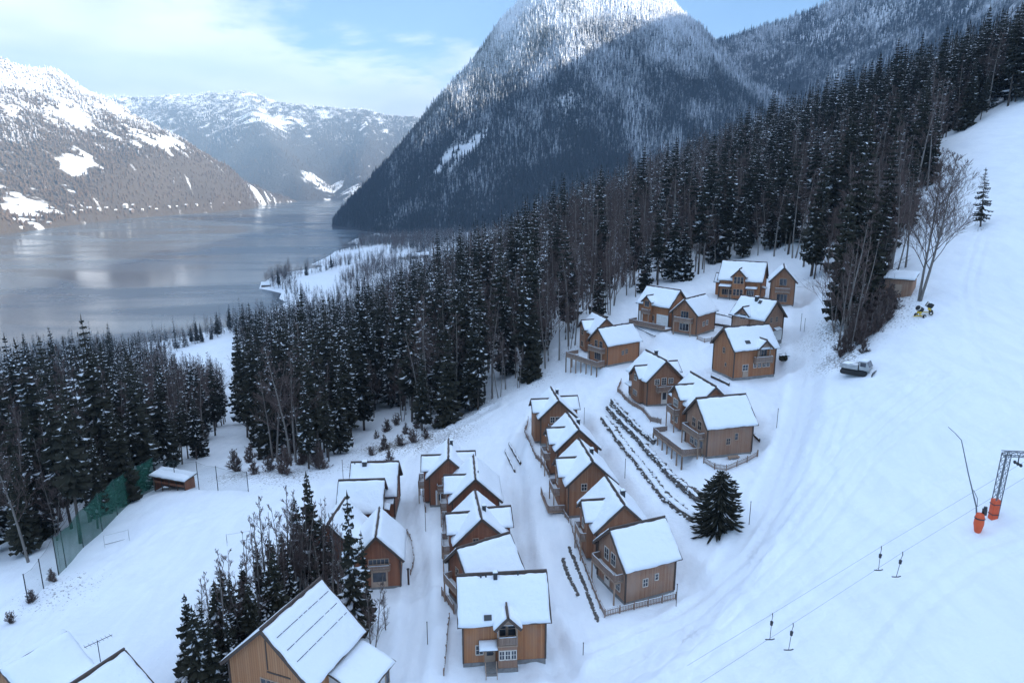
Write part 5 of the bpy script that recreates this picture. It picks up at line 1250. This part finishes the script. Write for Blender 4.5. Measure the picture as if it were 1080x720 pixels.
log_barrier('right of two short log barriers on the slope between left and middle rows', [(537,469),(543,480),(549,490)])
log_barrier('dark log edging beside the tall porch chalet', [(750,398),(759,402),(769,407)])
log_barrier('log step highest on the bank below the largest chalet', [(752,330),(764,333),(778,337)], .12, 1)
log_barrier('log step lowest on the bank below the largest chalet', [(750,342),(762,344),(775,346)], .14, 2)
log_barrier('log step on the snow slope behind the outermost chalet', [(672,346),(682,351),(691,355)], .1, 1)
log_barrier('dark log edging right of the long-terrace chalet', [(791,455),(796,461),(801,466)], .14, 2)
def pole(u, vb, vt, label, r=.04, mat=None, group='thin marker poles in the snow'):
    g = ground(u, vb); lo, hi = .3, 20.0
    for _ in range(25):
        m_ = (lo+hi)/2
        if pix(g.x, g.y, g.z+m_)[1] > vt: lo = m_
        else: hi = m_
    mb = MB(); mb.tube([(0,0,-.3),(0,0,lo)], r, 7); e = mb.build('marker_pole', mat or M_TRIM, None, True, g)
    c = MB(); c.tube([(0,0,lo),(0,0,lo+.08)], r*1.5, 7); c.build('pole_cap', M_METAL, e); return tag(e, label, 'pole', group)
for u, vb, vt, l in [(713,639,616,'slim pole right of the fence corner of the lowest middle-row chalet'),(819,451,431,'slim pole beside the piste road right of the long-terrace chalet'),(451,679,656,'slim pole in the lane left of the front chalet'),
    (790,553,529,'slim pole right of the bushy conifer'),(659,504,484,'slim pole between the middle row and the lowest band of boulders'),(615,690,678,'short pole in the snow right of the front chalet'),(844,349,331,'pole on the road beside the slim chalet, left of a pair'),
    (848,350,336,'pole on the road beside the slim chalet, right of a pair'),(1005,229,200,'pole on the upper piste between the big tree and the lone conifer'),(362,505,485,'tall pole behind the rearmost chalet at the field edge'),(616,447,430,'slim pole uphill of the middle row'),(431,616,600,'thick dark post by the lane right of the slatted-gable chalet'),(449,560,535,'slim pole by the lane left of the left row')]:
    pole(u, vb, vt, l, .14 if 'thick' in l else .045)

# ------------------------------------------------------------------ ball net along the field, hut, goals
m, t, b = newmat('green_net'); p = pos_n(t); tr = nd(t, 'ShaderNodeBsdfTransparent'); mx = nd(t, 'ShaderNodeMixShader')
b.inputs['Base Color'].default_value = (0.012,0.10,0.065,1); b.inputs['Roughness'].default_value = .8
nz = noise_n(t, p, 0.5, 3, .6); f_ = nd(t, 'ShaderNodeMapRange'); f_.inputs['To Min'].default_value = .55; f_.inputs['To Max'].default_value = .78; t.links.new(nz, f_.inputs['Value'])
t.links.new(f_.outputs[0], mx.inputs[0]); t.links.new(tr.outputs[0], mx.inputs[1]); t.links.new(b.outputs[0], mx.inputs[2]); t.links.new(mx.outputs[0], t.nodes['Material Output'].inputs['Surface']); M_NET = m
m, t, b = newmat('pale_net'); tr = nd(t, 'ShaderNodeBsdfTransparent'); mx = nd(t, 'ShaderNodeMixShader'); b.inputs['Base Color'].default_value = (.10,.14,.13,1); mx.inputs[0].default_value = .16
t.links.new(tr.outputs[0], mx.inputs[1]); t.links.new(b.outputs[0], mx.inputs[2]); t.links.new(mx.outputs[0], t.nodes['Material Output'].inputs['Surface']); M_NET2 = m
def net(label, posts, mat, sub=8):
    g0 = ground(posts[0][0], posts[0][1]); e = tag(empty('net_fence', g0), label, 'net'); P_ = []
    for (u, vb, vt) in posts:
        g = ground(u, vb); lo, hi = .3, 20.0
        for _ in range(25):
            m_ = (lo+hi)/2
            if pix(g.x, g.y, g.z+m_)[1] > vt: lo = m_
            else: hi = m_
        P_.append((g-g0, lo)); pb = MB(); q = g-g0; pb.tube([q-Vector((0,0,.5)), q+Vector((0,0,lo+.15))], .07, 6); pb.build('post', M_METAL, e)
    mb = MB()
    for (a, ha), (c, hc) in zip(P_[:-1], P_[1:]):
        vs = []
        for i in range(sub+1):
            f = i/sub; p_ = a.lerp(c, f); p_.z = float(gz(p_.x+g0.x, p_.y+g0.y)) - g0.z; h = ha+(hc-ha)*f; sag = .35*4*f*(1-f)*RNG.uniform(.7,1.2); bul = .12*sin(f*9+a.x)
            vs += [p_, p_ + Vector((bul, bul, h*.5)), p_ + Vector((0,0,h-sag))]
        mb.add(vs, [(3*i+k, 3*i+3+k, 3*i+4+k, 3*i+1+k) for i in range(sub) for k in (0, 1)])
    mb.build('netting', mat, e, True)
    rp = MB()
    for (a, ha), (c, hc) in zip(P_[:-1], P_[1:]): rp.tube([a+Vector((0,0,ha)), a.lerp(c,.5)+Vector((0,0,(ha+hc)/2-.3)), c+Vector((0,0,hc))], .02, 4)
    rp.build('rope', M_METAL, e)
net('tall green ball net on posts along the left edge of the snowy field', [(62,606,566),(70,598,560),(88,577,540),(108,560,520),(124,543,506),(141,527,493),(165,515,482)], M_NET)
net('thin almost clear net across the far end of the field', [(165,515,482),(186,515,485),(210,516,487),(230,517,492),(262,518,498)], M_NET2)
net('low pale net at the far left edge of the field', [(30,636,606),(46,620,590),(62,606,566)], M_NET2)
def box_shed(name, label, cat, u1, v1, u2, v2, dep, h, mat, roofdrop=.5, open_=False):
    a, c = ground(u1, v1), ground(u2, v2); d = c-a; L = sqrt(d.x**2+d.y**2); ya = atan2(d.y, d.x); z = max(a.z, c.z); mid = (a+c)/2
    e = tag(empty(name, (mid.x, mid.y, z), ya), label, cat); L2 = L/2
    mb = MB()
    if open_:
        mb.box(-L2, L2, dep-.1, dep, -1.2, h); mb.box(-L2, -L2+.1, 0, dep-.11, -1.2, h); mb.box(L2-.1, L2, 0, dep-.11, -1.2, h)
        for k in range(5): x = -L2+.2+(L-.4)*k/4; pb = MB(); pb.box(x-.07, x+.07, -.05, .09, -1.2, h-.01); pb.build('post', M_TRIM, e)
        rb = MB(); rb.box(-L2+.1, L2-.1, .0, .06, .5, .9); rb.build('front_board', WOOD['red'], e)
    else: mb.prism([(-L2,0,-1.5),(-L2,dep,-1.5),(-L2,dep,h+roofdrop-.05),(-L2,0,h-.05)], (0,0,0), (L,0,0))
    mb.build('wall', mat, e)
    A = T3((0,-.45,h-.05)) @ Matrix.Rotation(atan2(roofdrop, dep), 4, 'X'); rf = MB(); rf.box(-L2-.35, L2+.35, 0, dep+.9, .06, .2, A); r = rf.build('roof', M_TRIM, e)
    sn = MB(); snow_grid(sn, A @ T3((0,0,.2)), -L2-.33, L2+.33, .03, dep+.87, .32, 77); sn.build('roof_snow', M_SNOWR, r, True); return e
box_shed('hut', 'low open log shelter with a snow roof at the far corner of the field', 'shelter', 163, 518, 196, 517, 2.2, 1.7, WOOD['red'], .3, True)
e = box_shed('shed', 'weathered board shed with a snow roof beside the big leafless tree', 'shed', 931, 317, 961, 312, 4.5, 2.9, WOOD['grey'], .8)
dm = MB(); dm.box(-.6, .6, -.07, .02, 0, 2.0); dm.build('door', M_FRAMEW, e)
M_GOAL = simple('worn_white_paint', (.5,.5,.5), .6)
def goal(label, u, v, yaw, group=None):
    g = ground(u, v); e = tag(empty('goal_frame', g, yaw), label, 'goal'); fr = MB(); w_, h_, d_ = 1.6, 1.9, 1.0
    for s in (-1, 1): fr.tube([(s*w_,0,-.2),(s*w_,0,h_)], .03, 6); fr.tube([(s*w_,d_,-.2),(s*w_,.3,h_)], .03, 5)
    fr.tube([(-w_,0,h_),(w_,0,h_)], .03, 6); fr.build('frame', M_GOAL, e); bk = MB(); bk.tube([(-w_,d_,.05),(w_,d_,.05)], .03, 5); bk.build('back_bar', M_METAL, e)
goal('small goal frame on the snowy field near the green net', 124, 574, radians(35)); goal('small goal frame on the snowy field behind the hedge row', 252, 574, radians(20))

# ------------------------------------------------------------------ ski lift
M_ORANGE = simple('orange_padding', (0.72,0.10,0.03), .6, 0, .12, 2); M_STEEL = simple('galvanised_steel', (0.16,0.17,0.18), .5, .6, .15, 2)
g1 = ground(1047, 546); zt = zc_of(g1); lo, hi = 1, 20
for _ in range(25):
    m_ = (lo+hi)/2
    if pix(g1.x, g1.y, g1.z+m_)[1] > 478: lo = m_
    else: hi = m_
TH = lo; py = tag(empty('lift_pylon', g1), 'lattice steel ski-lift pylon with an orange padded foot and a crossarm', 'lift pylon')
tilt = Vector((.35, 0, 0))
def lattice(mb, a, b_, w_, n):
    a, b_ = Vector(a), Vector(b_); d = b_-a; Q = d.to_track_quat('Z', 'Y'); cs = [Q @ Vector((sx*w_/2, sy*w_/2, 0)) for sx, sy in ((-1,-1),(1,-1),(1,1),(-1,1))]
    for c in cs: mb.bar(a+c, b_+c, .07)
    for i in range(n):
        p0, p1 = a+d*(i/n), a+d*((i+1)/n)
        for k in range(4): mb.bar(p0+cs[k], p1+cs[(k+1) % 4], .04); mb.bar(p1+cs[k], p1+cs[(k+1) % 4], .04)
tw = MB(); lattice(tw, (0,0,-.5), (.3,0,TH), .62, 9); tw.build('tower', M_STEEL, py)
ar = MB(); lattice(ar, (-.2,0,TH), (7.2,-1.2,TH+.1), .5, 9); ar.build('crossarm', M_STEEL, py)
pd = MB(); pd.box(-.36,.36,-.36,.36,-.2,2.3); o = pd.build('padding', M_ORANGE, py)
bv = o.modifiers.new('b', 'BEVEL'); bv.width = .1; bv.segments = 3
for z_ in (.5, 1.7): st = MB(); st.box(-.375,.375,-.375,.375,z_,z_+.1); st.build('padding_strap', M_METAL, o)
t2 = MB(); lattice(t2, (7.0,-1.2,-1.0), (7.0,-1.2,TH), .62, 9); t2.build('tower', M_STEEL, py)
WH = []
for x_ in (1.5, 3.9):
    y_ = -1.2*(x_+.2)/7.4; wm_ = MB(); wm_.bar((x_,y_,TH-.2),(x_,y_,TH-1.0),.08)
    for k in (-.45, 0, .45): wm_.tube([(x_-.05,y_+k,TH-1.1),(x_+.05,y_+k,TH-1.1)], .2, 10)
    wm_.bar((x_,y_-.6,TH-1.1),(x_,y_+.6,TH-1.1),.07); wm_.build('wheel_set', M_METAL, py); WH.append(g1 + Vector((x_,y_,TH-1.32)))
def rope(label, pix_h, end, rr=.013):
    P_ = [at_height(u, v, h) for u, v, h in pix_h] + [end, end + Vector((end-at_height(*pix_h[-1])))*.5]; first = P_[0] + (P_[0]-P_[1])*.6; P_ = [first] + P_
    mb = MB(); o0 = P_[0].copy(); mb.tube([p-o0 for p in P_], rr, 5, False); return tag(mb.build('lift_cable', M_STEEL, None, True, o0), label, 'cable')
R1 = [(760,680,4.4),(814.7,646.7,4.5),(929.5,576,4.8)]; R2 = [(760,706,4.4),(836.4,657,4.5),(952,582,4.8)]
rope('uphill ski-lift cable, the one nearer the chalets', R1, WH[0]); rope('downhill ski-lift cable, the one farther from the chalets', R2, WH[1])
def tbar(label, u, v, h, ub, vb):
    top = at_height(u, v, h); zc = zc_of(top); lo, hi = .5, 6.0
    for _ in range(25):
        m_ = (lo+hi)/2
        if pix(top.x, top.y, top.z-m_)[1] < vb: lo = m_
        else: hi = m_
    L = lo; e = tag(empty('tow_bar', top), label, 'tow bar', 'tow bars hanging from the lift cables'); off = (ub-u)/FOC*zc
    c = MB(); c.bar((0,0,.06),(.06,0,-.35),.06); c.build('hanger', M_METAL, e)
    bx = MB(); bx.tube([(off*.35+.02,0,-.9),(off*.35,0,-1.3)], [.16,.13], 9); bx.build('spring_box', M_METAL, e)
    rp = MB(); rp.tube([(.05,0,-.3),(off*.35,0,-.9)], .03, 5); rp.tube([(off*.35,0,-1.3),(off,0,-L)], .03, 5); rp.build('rod', M_METAL, e)
    tb = MB(); tb.tube([(off-.48,-.05,-L+.06),(off-.2,0,-L),(off+.2,0,-L),(off+.48,.05,-L+.06)], .055, 6); tb.build('seat_bar', M_METAL, e)
tbar('upper tow bar on the cable nearer the chalets', 929.5, 576, 4.8, 930, 601); tbar('upper tow bar on the cable farther from the chalets', 952, 582, 4.8, 949, 608)
tbar('lower tow bar on the cable nearer the chalets', 814.7, 646.7, 4.5, 814.7, 674); tbar('lower tow bar on the cable farther from the chalets', 836.4, 657, 4.5, 834.7, 685)
# snow lance
g = ground(1031, 560); zc = zc_of(g); e = tag(empty('snow_lance', g), 'tall thin snow-making lance rising from an orange padded base', 'snow lance')
pd = MB(); prof = [(0,-.3,.26),(0,.1,.36),(0,.9,.52),(0,1.7,.48),(0,2.15,.36)]; pd.tube([(0,0,z) for _, z, r in prof], [r for _, z, r in prof], 9); o = pd.build('padding', M_ORANGE, e, True)
st = MB(); st.tube([(0,0,1.55),(0,0,1.68)], .52, 10); st.build('padding_strap', M_METAL, o)
A_, B_, C_ = P(1029.6,534,zc)-np.array(g), P(1014,464,zc)-np.array(g), P(1000,450,zc)-np.array(g)
lp = MB(); lp.tube([Vector(A_)*.55, Vector(A_), Vector(A_).lerp(Vector(B_),.5)+Vector((-.06,0,0)), Vector(B_)], [.09,.08,.06,.05], 7); lp.build('lance_pole', M_STEEL, e)
lt = MB(); lt.tube([Vector(B_), Vector(B_).lerp(Vector(C_),.5)+Vector((.02,0,.06)), Vector(C_)], [.045,.04,.035], 6); lt.build('lance_tip', M_STEEL, e)
wn = MB(); wn.box(.25,.55,-.2,.2,2.0,2.7); wn.tube([(.45,0,2.6),(.45,0,2.95)],.18,8); wn.build('valve_box', M_METAL, e)
hs_ = MB(); hs_.tube([Vector(A_)+Vector((.1,0,0)), Vector(A_).lerp(Vector(B_),.12)+Vector((.35,0,0)), Vector(A_).lerp(Vector(B_),.25)+Vector((.12,0,0))], .035, 5); hs_.build('hose', M_METAL, e)
# ------------------------------------------------------------------ snow groomer and snow guns
M_GREY = simple('worn_pale_paint', (0.42,0.42,0.42), .55, .1, .3, 1.5); M_YEL = simple('yellow_paint', (0.70,0.48,0.05), .5, 0, .15, 2); M_RUB = simple('black_rubber', (.02,.02,.02), .8, 0, .2, 3); M_RED = simple('red_paint', (.42,.06,.03), .5, 0, .15, 2)
a, c = ground(889, 396), ground(915, 392); ya = atan2((c-a).y, (c-a).x); mid = (a+c)/2
e = tag(empty('snow_groomer', mid, ya), 'grey snow groomer with black tracks parked at the edge of the piste', 'snow groomer')
for s in (-1, 1):
    tk = MB(); n = 18; ring = []
    for k in range(n):
        an_ = 2*pi*k/n; ring.append((cos(an_)*.42 + (1.6 if cos(an_) > 0 else -1.6), s*1.05-.38, .45+sin(an_)*.42))
    tk.prism(ring, (0,0,0), (0,.76,0))
    for k in range(-8, 9): tk.box(k*.22-.03, k*.22+.03, s*1.05-.4, s*1.05+.4, .86, .93)
    tk.build('track', M_RUB, e)
bd = MB(); bd.box(-2.1,2.2,-.66,.66,.35,1.0); bd.box(-2.2,.6,-1.25,1.25,1.0,1.25); bd.build('body', M_GREY, e)
bed = MB()
for (x0_,x1_,y0_,y1_) in ((-2.2,.6,-1.25,-1.18),(-2.2,.6,1.18,1.25),(-2.2,-2.13,-1.17,1.17),(.53,.6,-1.17,1.17)): bed.box(x0_,x1_,y0_,y1_,1.26,1.75)
bed.build('side_boards', M_GREY, e); sn = MB(); snow_grid(sn, T3((0,0,1.26)), -2.1,.5,-1.15,1.15,.55,3); sn.build('load_snow', M_SNOWR, e, True)
cbn = MB(); cbn.prism([(.75,-1.1,1.0),(2.15,-1.1,1.0),(2.25,-1.1,1.6),(1.8,-1.1,2.5),(.75,-1.1,2.5)], (0,0,0), (0,2.2,0)); cbn = cbn.build('cabin', M_GREY, e)
gl = MB(); gl.box(.9,1.75,-1.13,-1.09,1.65,2.3); gl.box(.9,1.75,1.09,1.13,1.65,2.3); gl.prism([(2.27,-.95,1.62),(2.27,.95,1.62),(1.87,.95,2.42),(1.87,-.95,2.42)], (0,0,0), (.03,0,.015)); gl.build('window', M_GLASS, cbn)
sn = MB(); snow_grid(sn, T3((0,0,2.5)), .7,1.85,-1.12,1.12,.25,4); sn.build('cabin_snow', M_SNOWR, cbn, True)
for s in (-1, 1):
    hl = MB(); hl.tube([(2.2,s*.75,1.25),(2.32,s*.75,1.25)],.12,8); hl.build('headlight', M_FRAME, e)
bl = MB(); bl.prism([(2.9,-1.7,.05),(3.05,-1.7,.1),(2.95,-1.7,.6),(3.1,-1.7,1.1),(2.98,-1.7,1.1),(2.82,-1.7,.6)], (0,0,0), (0,3.4,0)); bl.bar((2.2,-.4,.6),(2.9,-.4,.5),.12); bl.bar((2.2,.4,.6),(2.9,.4,.5),.12); bl.build('blade', M_METAL, e)
rk = MB(); rk.bar((.65,-1.1,1.26),(.65,-1.1,2.3),.07); rk.bar((.65,1.1,1.26),(.65,1.1,2.3),.07); rk.bar((-2.1,-1.1,1.26),(.65,-1.1,2.2),.05); rk.bar((.65,-1.1,2.3),(.65,1.1,2.3),.07); rk.build('rack', M_METAL, e)
for (u, v, ya, l) in ((968,335,radians(200),'yellow snow gun with a black drum, nearer the big leafless tree'),(978,331,radians(150),'yellow snow gun with a black drum, farther out on the piste')):
    e = tag(empty('snow_gun', ground(u, v), ya), l, 'snow gun', 'snow guns parked below the big tree')
    fr = MB(); fr.bar((-.9,0,.35),(1.2,0,.3),.12); fr.bar((-.5,-.8,.3),(-.5,.8,.3),.1); fr.bar((-.5,0,.3),(-.2,0,1.2),.14); fr.build('chassis', M_YEL, e)
    for s in (-1, 1):
        wl = MB(); wl.tube([(-.5,s*.75,.32),(-.5,s*.95,.32)],.36,12); wl = wl.build('wheel', M_RUB, e); rm = MB(); rm.tube([(-.5,s*.74,.32),(-.5,s*.965,.32)],.17,9); rm.build('rim', M_FRAME, wl)
    dr = MB(); D = Vector((.9,0,.45)).normalized(); o_ = Vector((-.2,0,1.55)); dr.tube([o_-D*.55, o_-D*.5, o_+D*.5, o_+D*.62], [.36,.46,.46,.40], 14); dr = dr.build('fan_drum', M_RUB, e)
    rg_ = MB(); rg_.tube([o_+D*.40, o_+D*.54], .50, 14); rg_.build('nozzle_ring', M_FRAME, dr); mo = MB(); mo.box(-.45,.05,-.3,.3,.75,1.12); mo.build('motor_box', M_YEL, e); sn = MB(); snow_grid(sn, T3((-.2,0,1.98)), -.4,.4,-.3,.3,.14,6,.2); sn.build('drum_snow', M_SNOWR, dr, True)

# ------------------------------------------------------------------ along the lake: houses of the far shore, boat house
def tiny_house(loc, yaw, L, W, hw, col_, label, group, name='house'):
    e = tag(empty(name, loc, yaw), label, 'house', group); H = hw+W*.42; mb = MB(); mb.prism([(-L/2,-W/2,-2),(-L/2,W/2,-2),(-L/2,W/2,hw),(-L/2,0,H),(-L/2,-W/2,hw)], (0,0,0), (L,0,0)); mb.build('wall', col_, e)
    rf, sn = MB(), MB(); gable_roof(rf, None, Matrix.Identity(4), -L/2-.6, L/2+.6, W, hw, math.atan(.84), .7, 1, t=.45, cap=False); rf.build('roof', M_SNOWR, e)
    wi = MB()
    for k in range(3):
        x = -L/2+L*(k+.5)/3
        for s in (-1, 1): wi.box(x-.5, x+.5, s*W/2-.06, s*W/2+.06, hw*.45, hw*.8)
    wi.build('window', M_GLASS, e)
M_HA = simple('far_house_dark', (.13,.085,.06), .9); M_HB = simple('far_house_pale', (.55,.52,.47), .9)
def shore_point(u, v):
    q = np.array([0,0,CAMZ]) + ray(u, v)[None]*np.linspace(800, 5200, 5000)[:, None]
    z = np.maximum(sample(GL, np.clip(q[:,0],-4399,-1201), np.clip(q[:,1],1301,5399)), -5); k = int(np.argmax(q[:,2] <= z)); return Vector((q[k,0], q[k,1], float(z[k])))
k_ = 0
for (u, v) in [(22,241),(34,238),(52,236),(78,225),(86,223),(94,221),(104,222),(112,221),(122,223),(131,219),(140,218),(138,224),(150,222),(158,220),(165,222),(178,219),(186,219),(196,218),(207,217),(222,216),(236,215.5),(252,214.5),(268,214),(285,213),(302,212.5)]:
    p_ = shore_point(u, v); s_ = RNG.uniform(.55, .95)*(1.6 if 125 < u < 150 else 1)
    if p_.z < .5: p_.z = .8
    tiny_house(p_, RNG.uniform(-.5,.5), 16*s_, 11*s_, 6.0*s_, M_HA if k_ % 3 else M_HB, 'tiny snow-roofed house of the village on the far lake shore', 'houses on the far lake shore'); k_ += 1
for (u, v) in [(441,248),(447,246),(436,251),(425,253)]:
    g = ground(u, v) if ground(u, v).y < 1900 else Vector((float(P(u,v,1700)[0]), float(P(u,v,1700)[1]), 10.0)); g.z = max(float(gz(g.x, g.y)), 2)
    tiny_house(g, RNG.uniform(-.5,.5), 14, 10, 5.5, M_HB, 'tiny snow-roofed house at the foot of the steep mountain beyond the meadows', 'houses at the foot of the steep mountain')
q = on_plane(281, 303, 0.0); tiny_house(Vector((q.x, q.y, 1.2)), .15, 12, 8, 3.2, M_HA, 'boat house with a snow roof standing in the water at the lake edge', None, 'boathouse')
# antenna on the bottom-left house, as one of its parts
hs2 = [o for o in col.objects if o.get('label', '').startswith('house at the bottom edge')][0]; Hq = PLACE[28][2]; Lq = PADS[28][2]
an = MB(); an.tube([(-Lq/2+3,.6,Hq-.8),(-Lq/2+3,.6,Hq+2.2)], .04, 6); an.tube([(-Lq/2+2.0,.9,Hq+2.1),(-Lq/2+4.2,.3,Hq+2.1)], .03, 5)
for k in range(7): x = -Lq/2+2.1+k*.33; y = .9-.27*k*.33; an.bar((x-.08,y-.35,Hq+2.1),(x+.08,y+.35,Hq+2.1),.02)
an.build('antenna', M_METAL, hs2)
# ------------------------------------------------------------------ the air over the lake
hz, t, b = newmat('haze_air'); t.nodes.remove(b); pv = nd(t, 'ShaderNodeVolumePrincipled'); pv.inputs['Color'].default_value = (0.50,0.74,1.0,1); pv.inputs['Density'].default_value = 1.3e-4; pv.inputs['Anisotropy'].default_value = 0.2
t.links.new(pv.outputs[0], t.nodes['Material Output'].inputs['Volume'])
mb = MB(); mb.box(-7000, 7600, -3000, 9500, -62, 1650); hzo = mb.build('haze', hz); tag(hzo, kind='stuff')
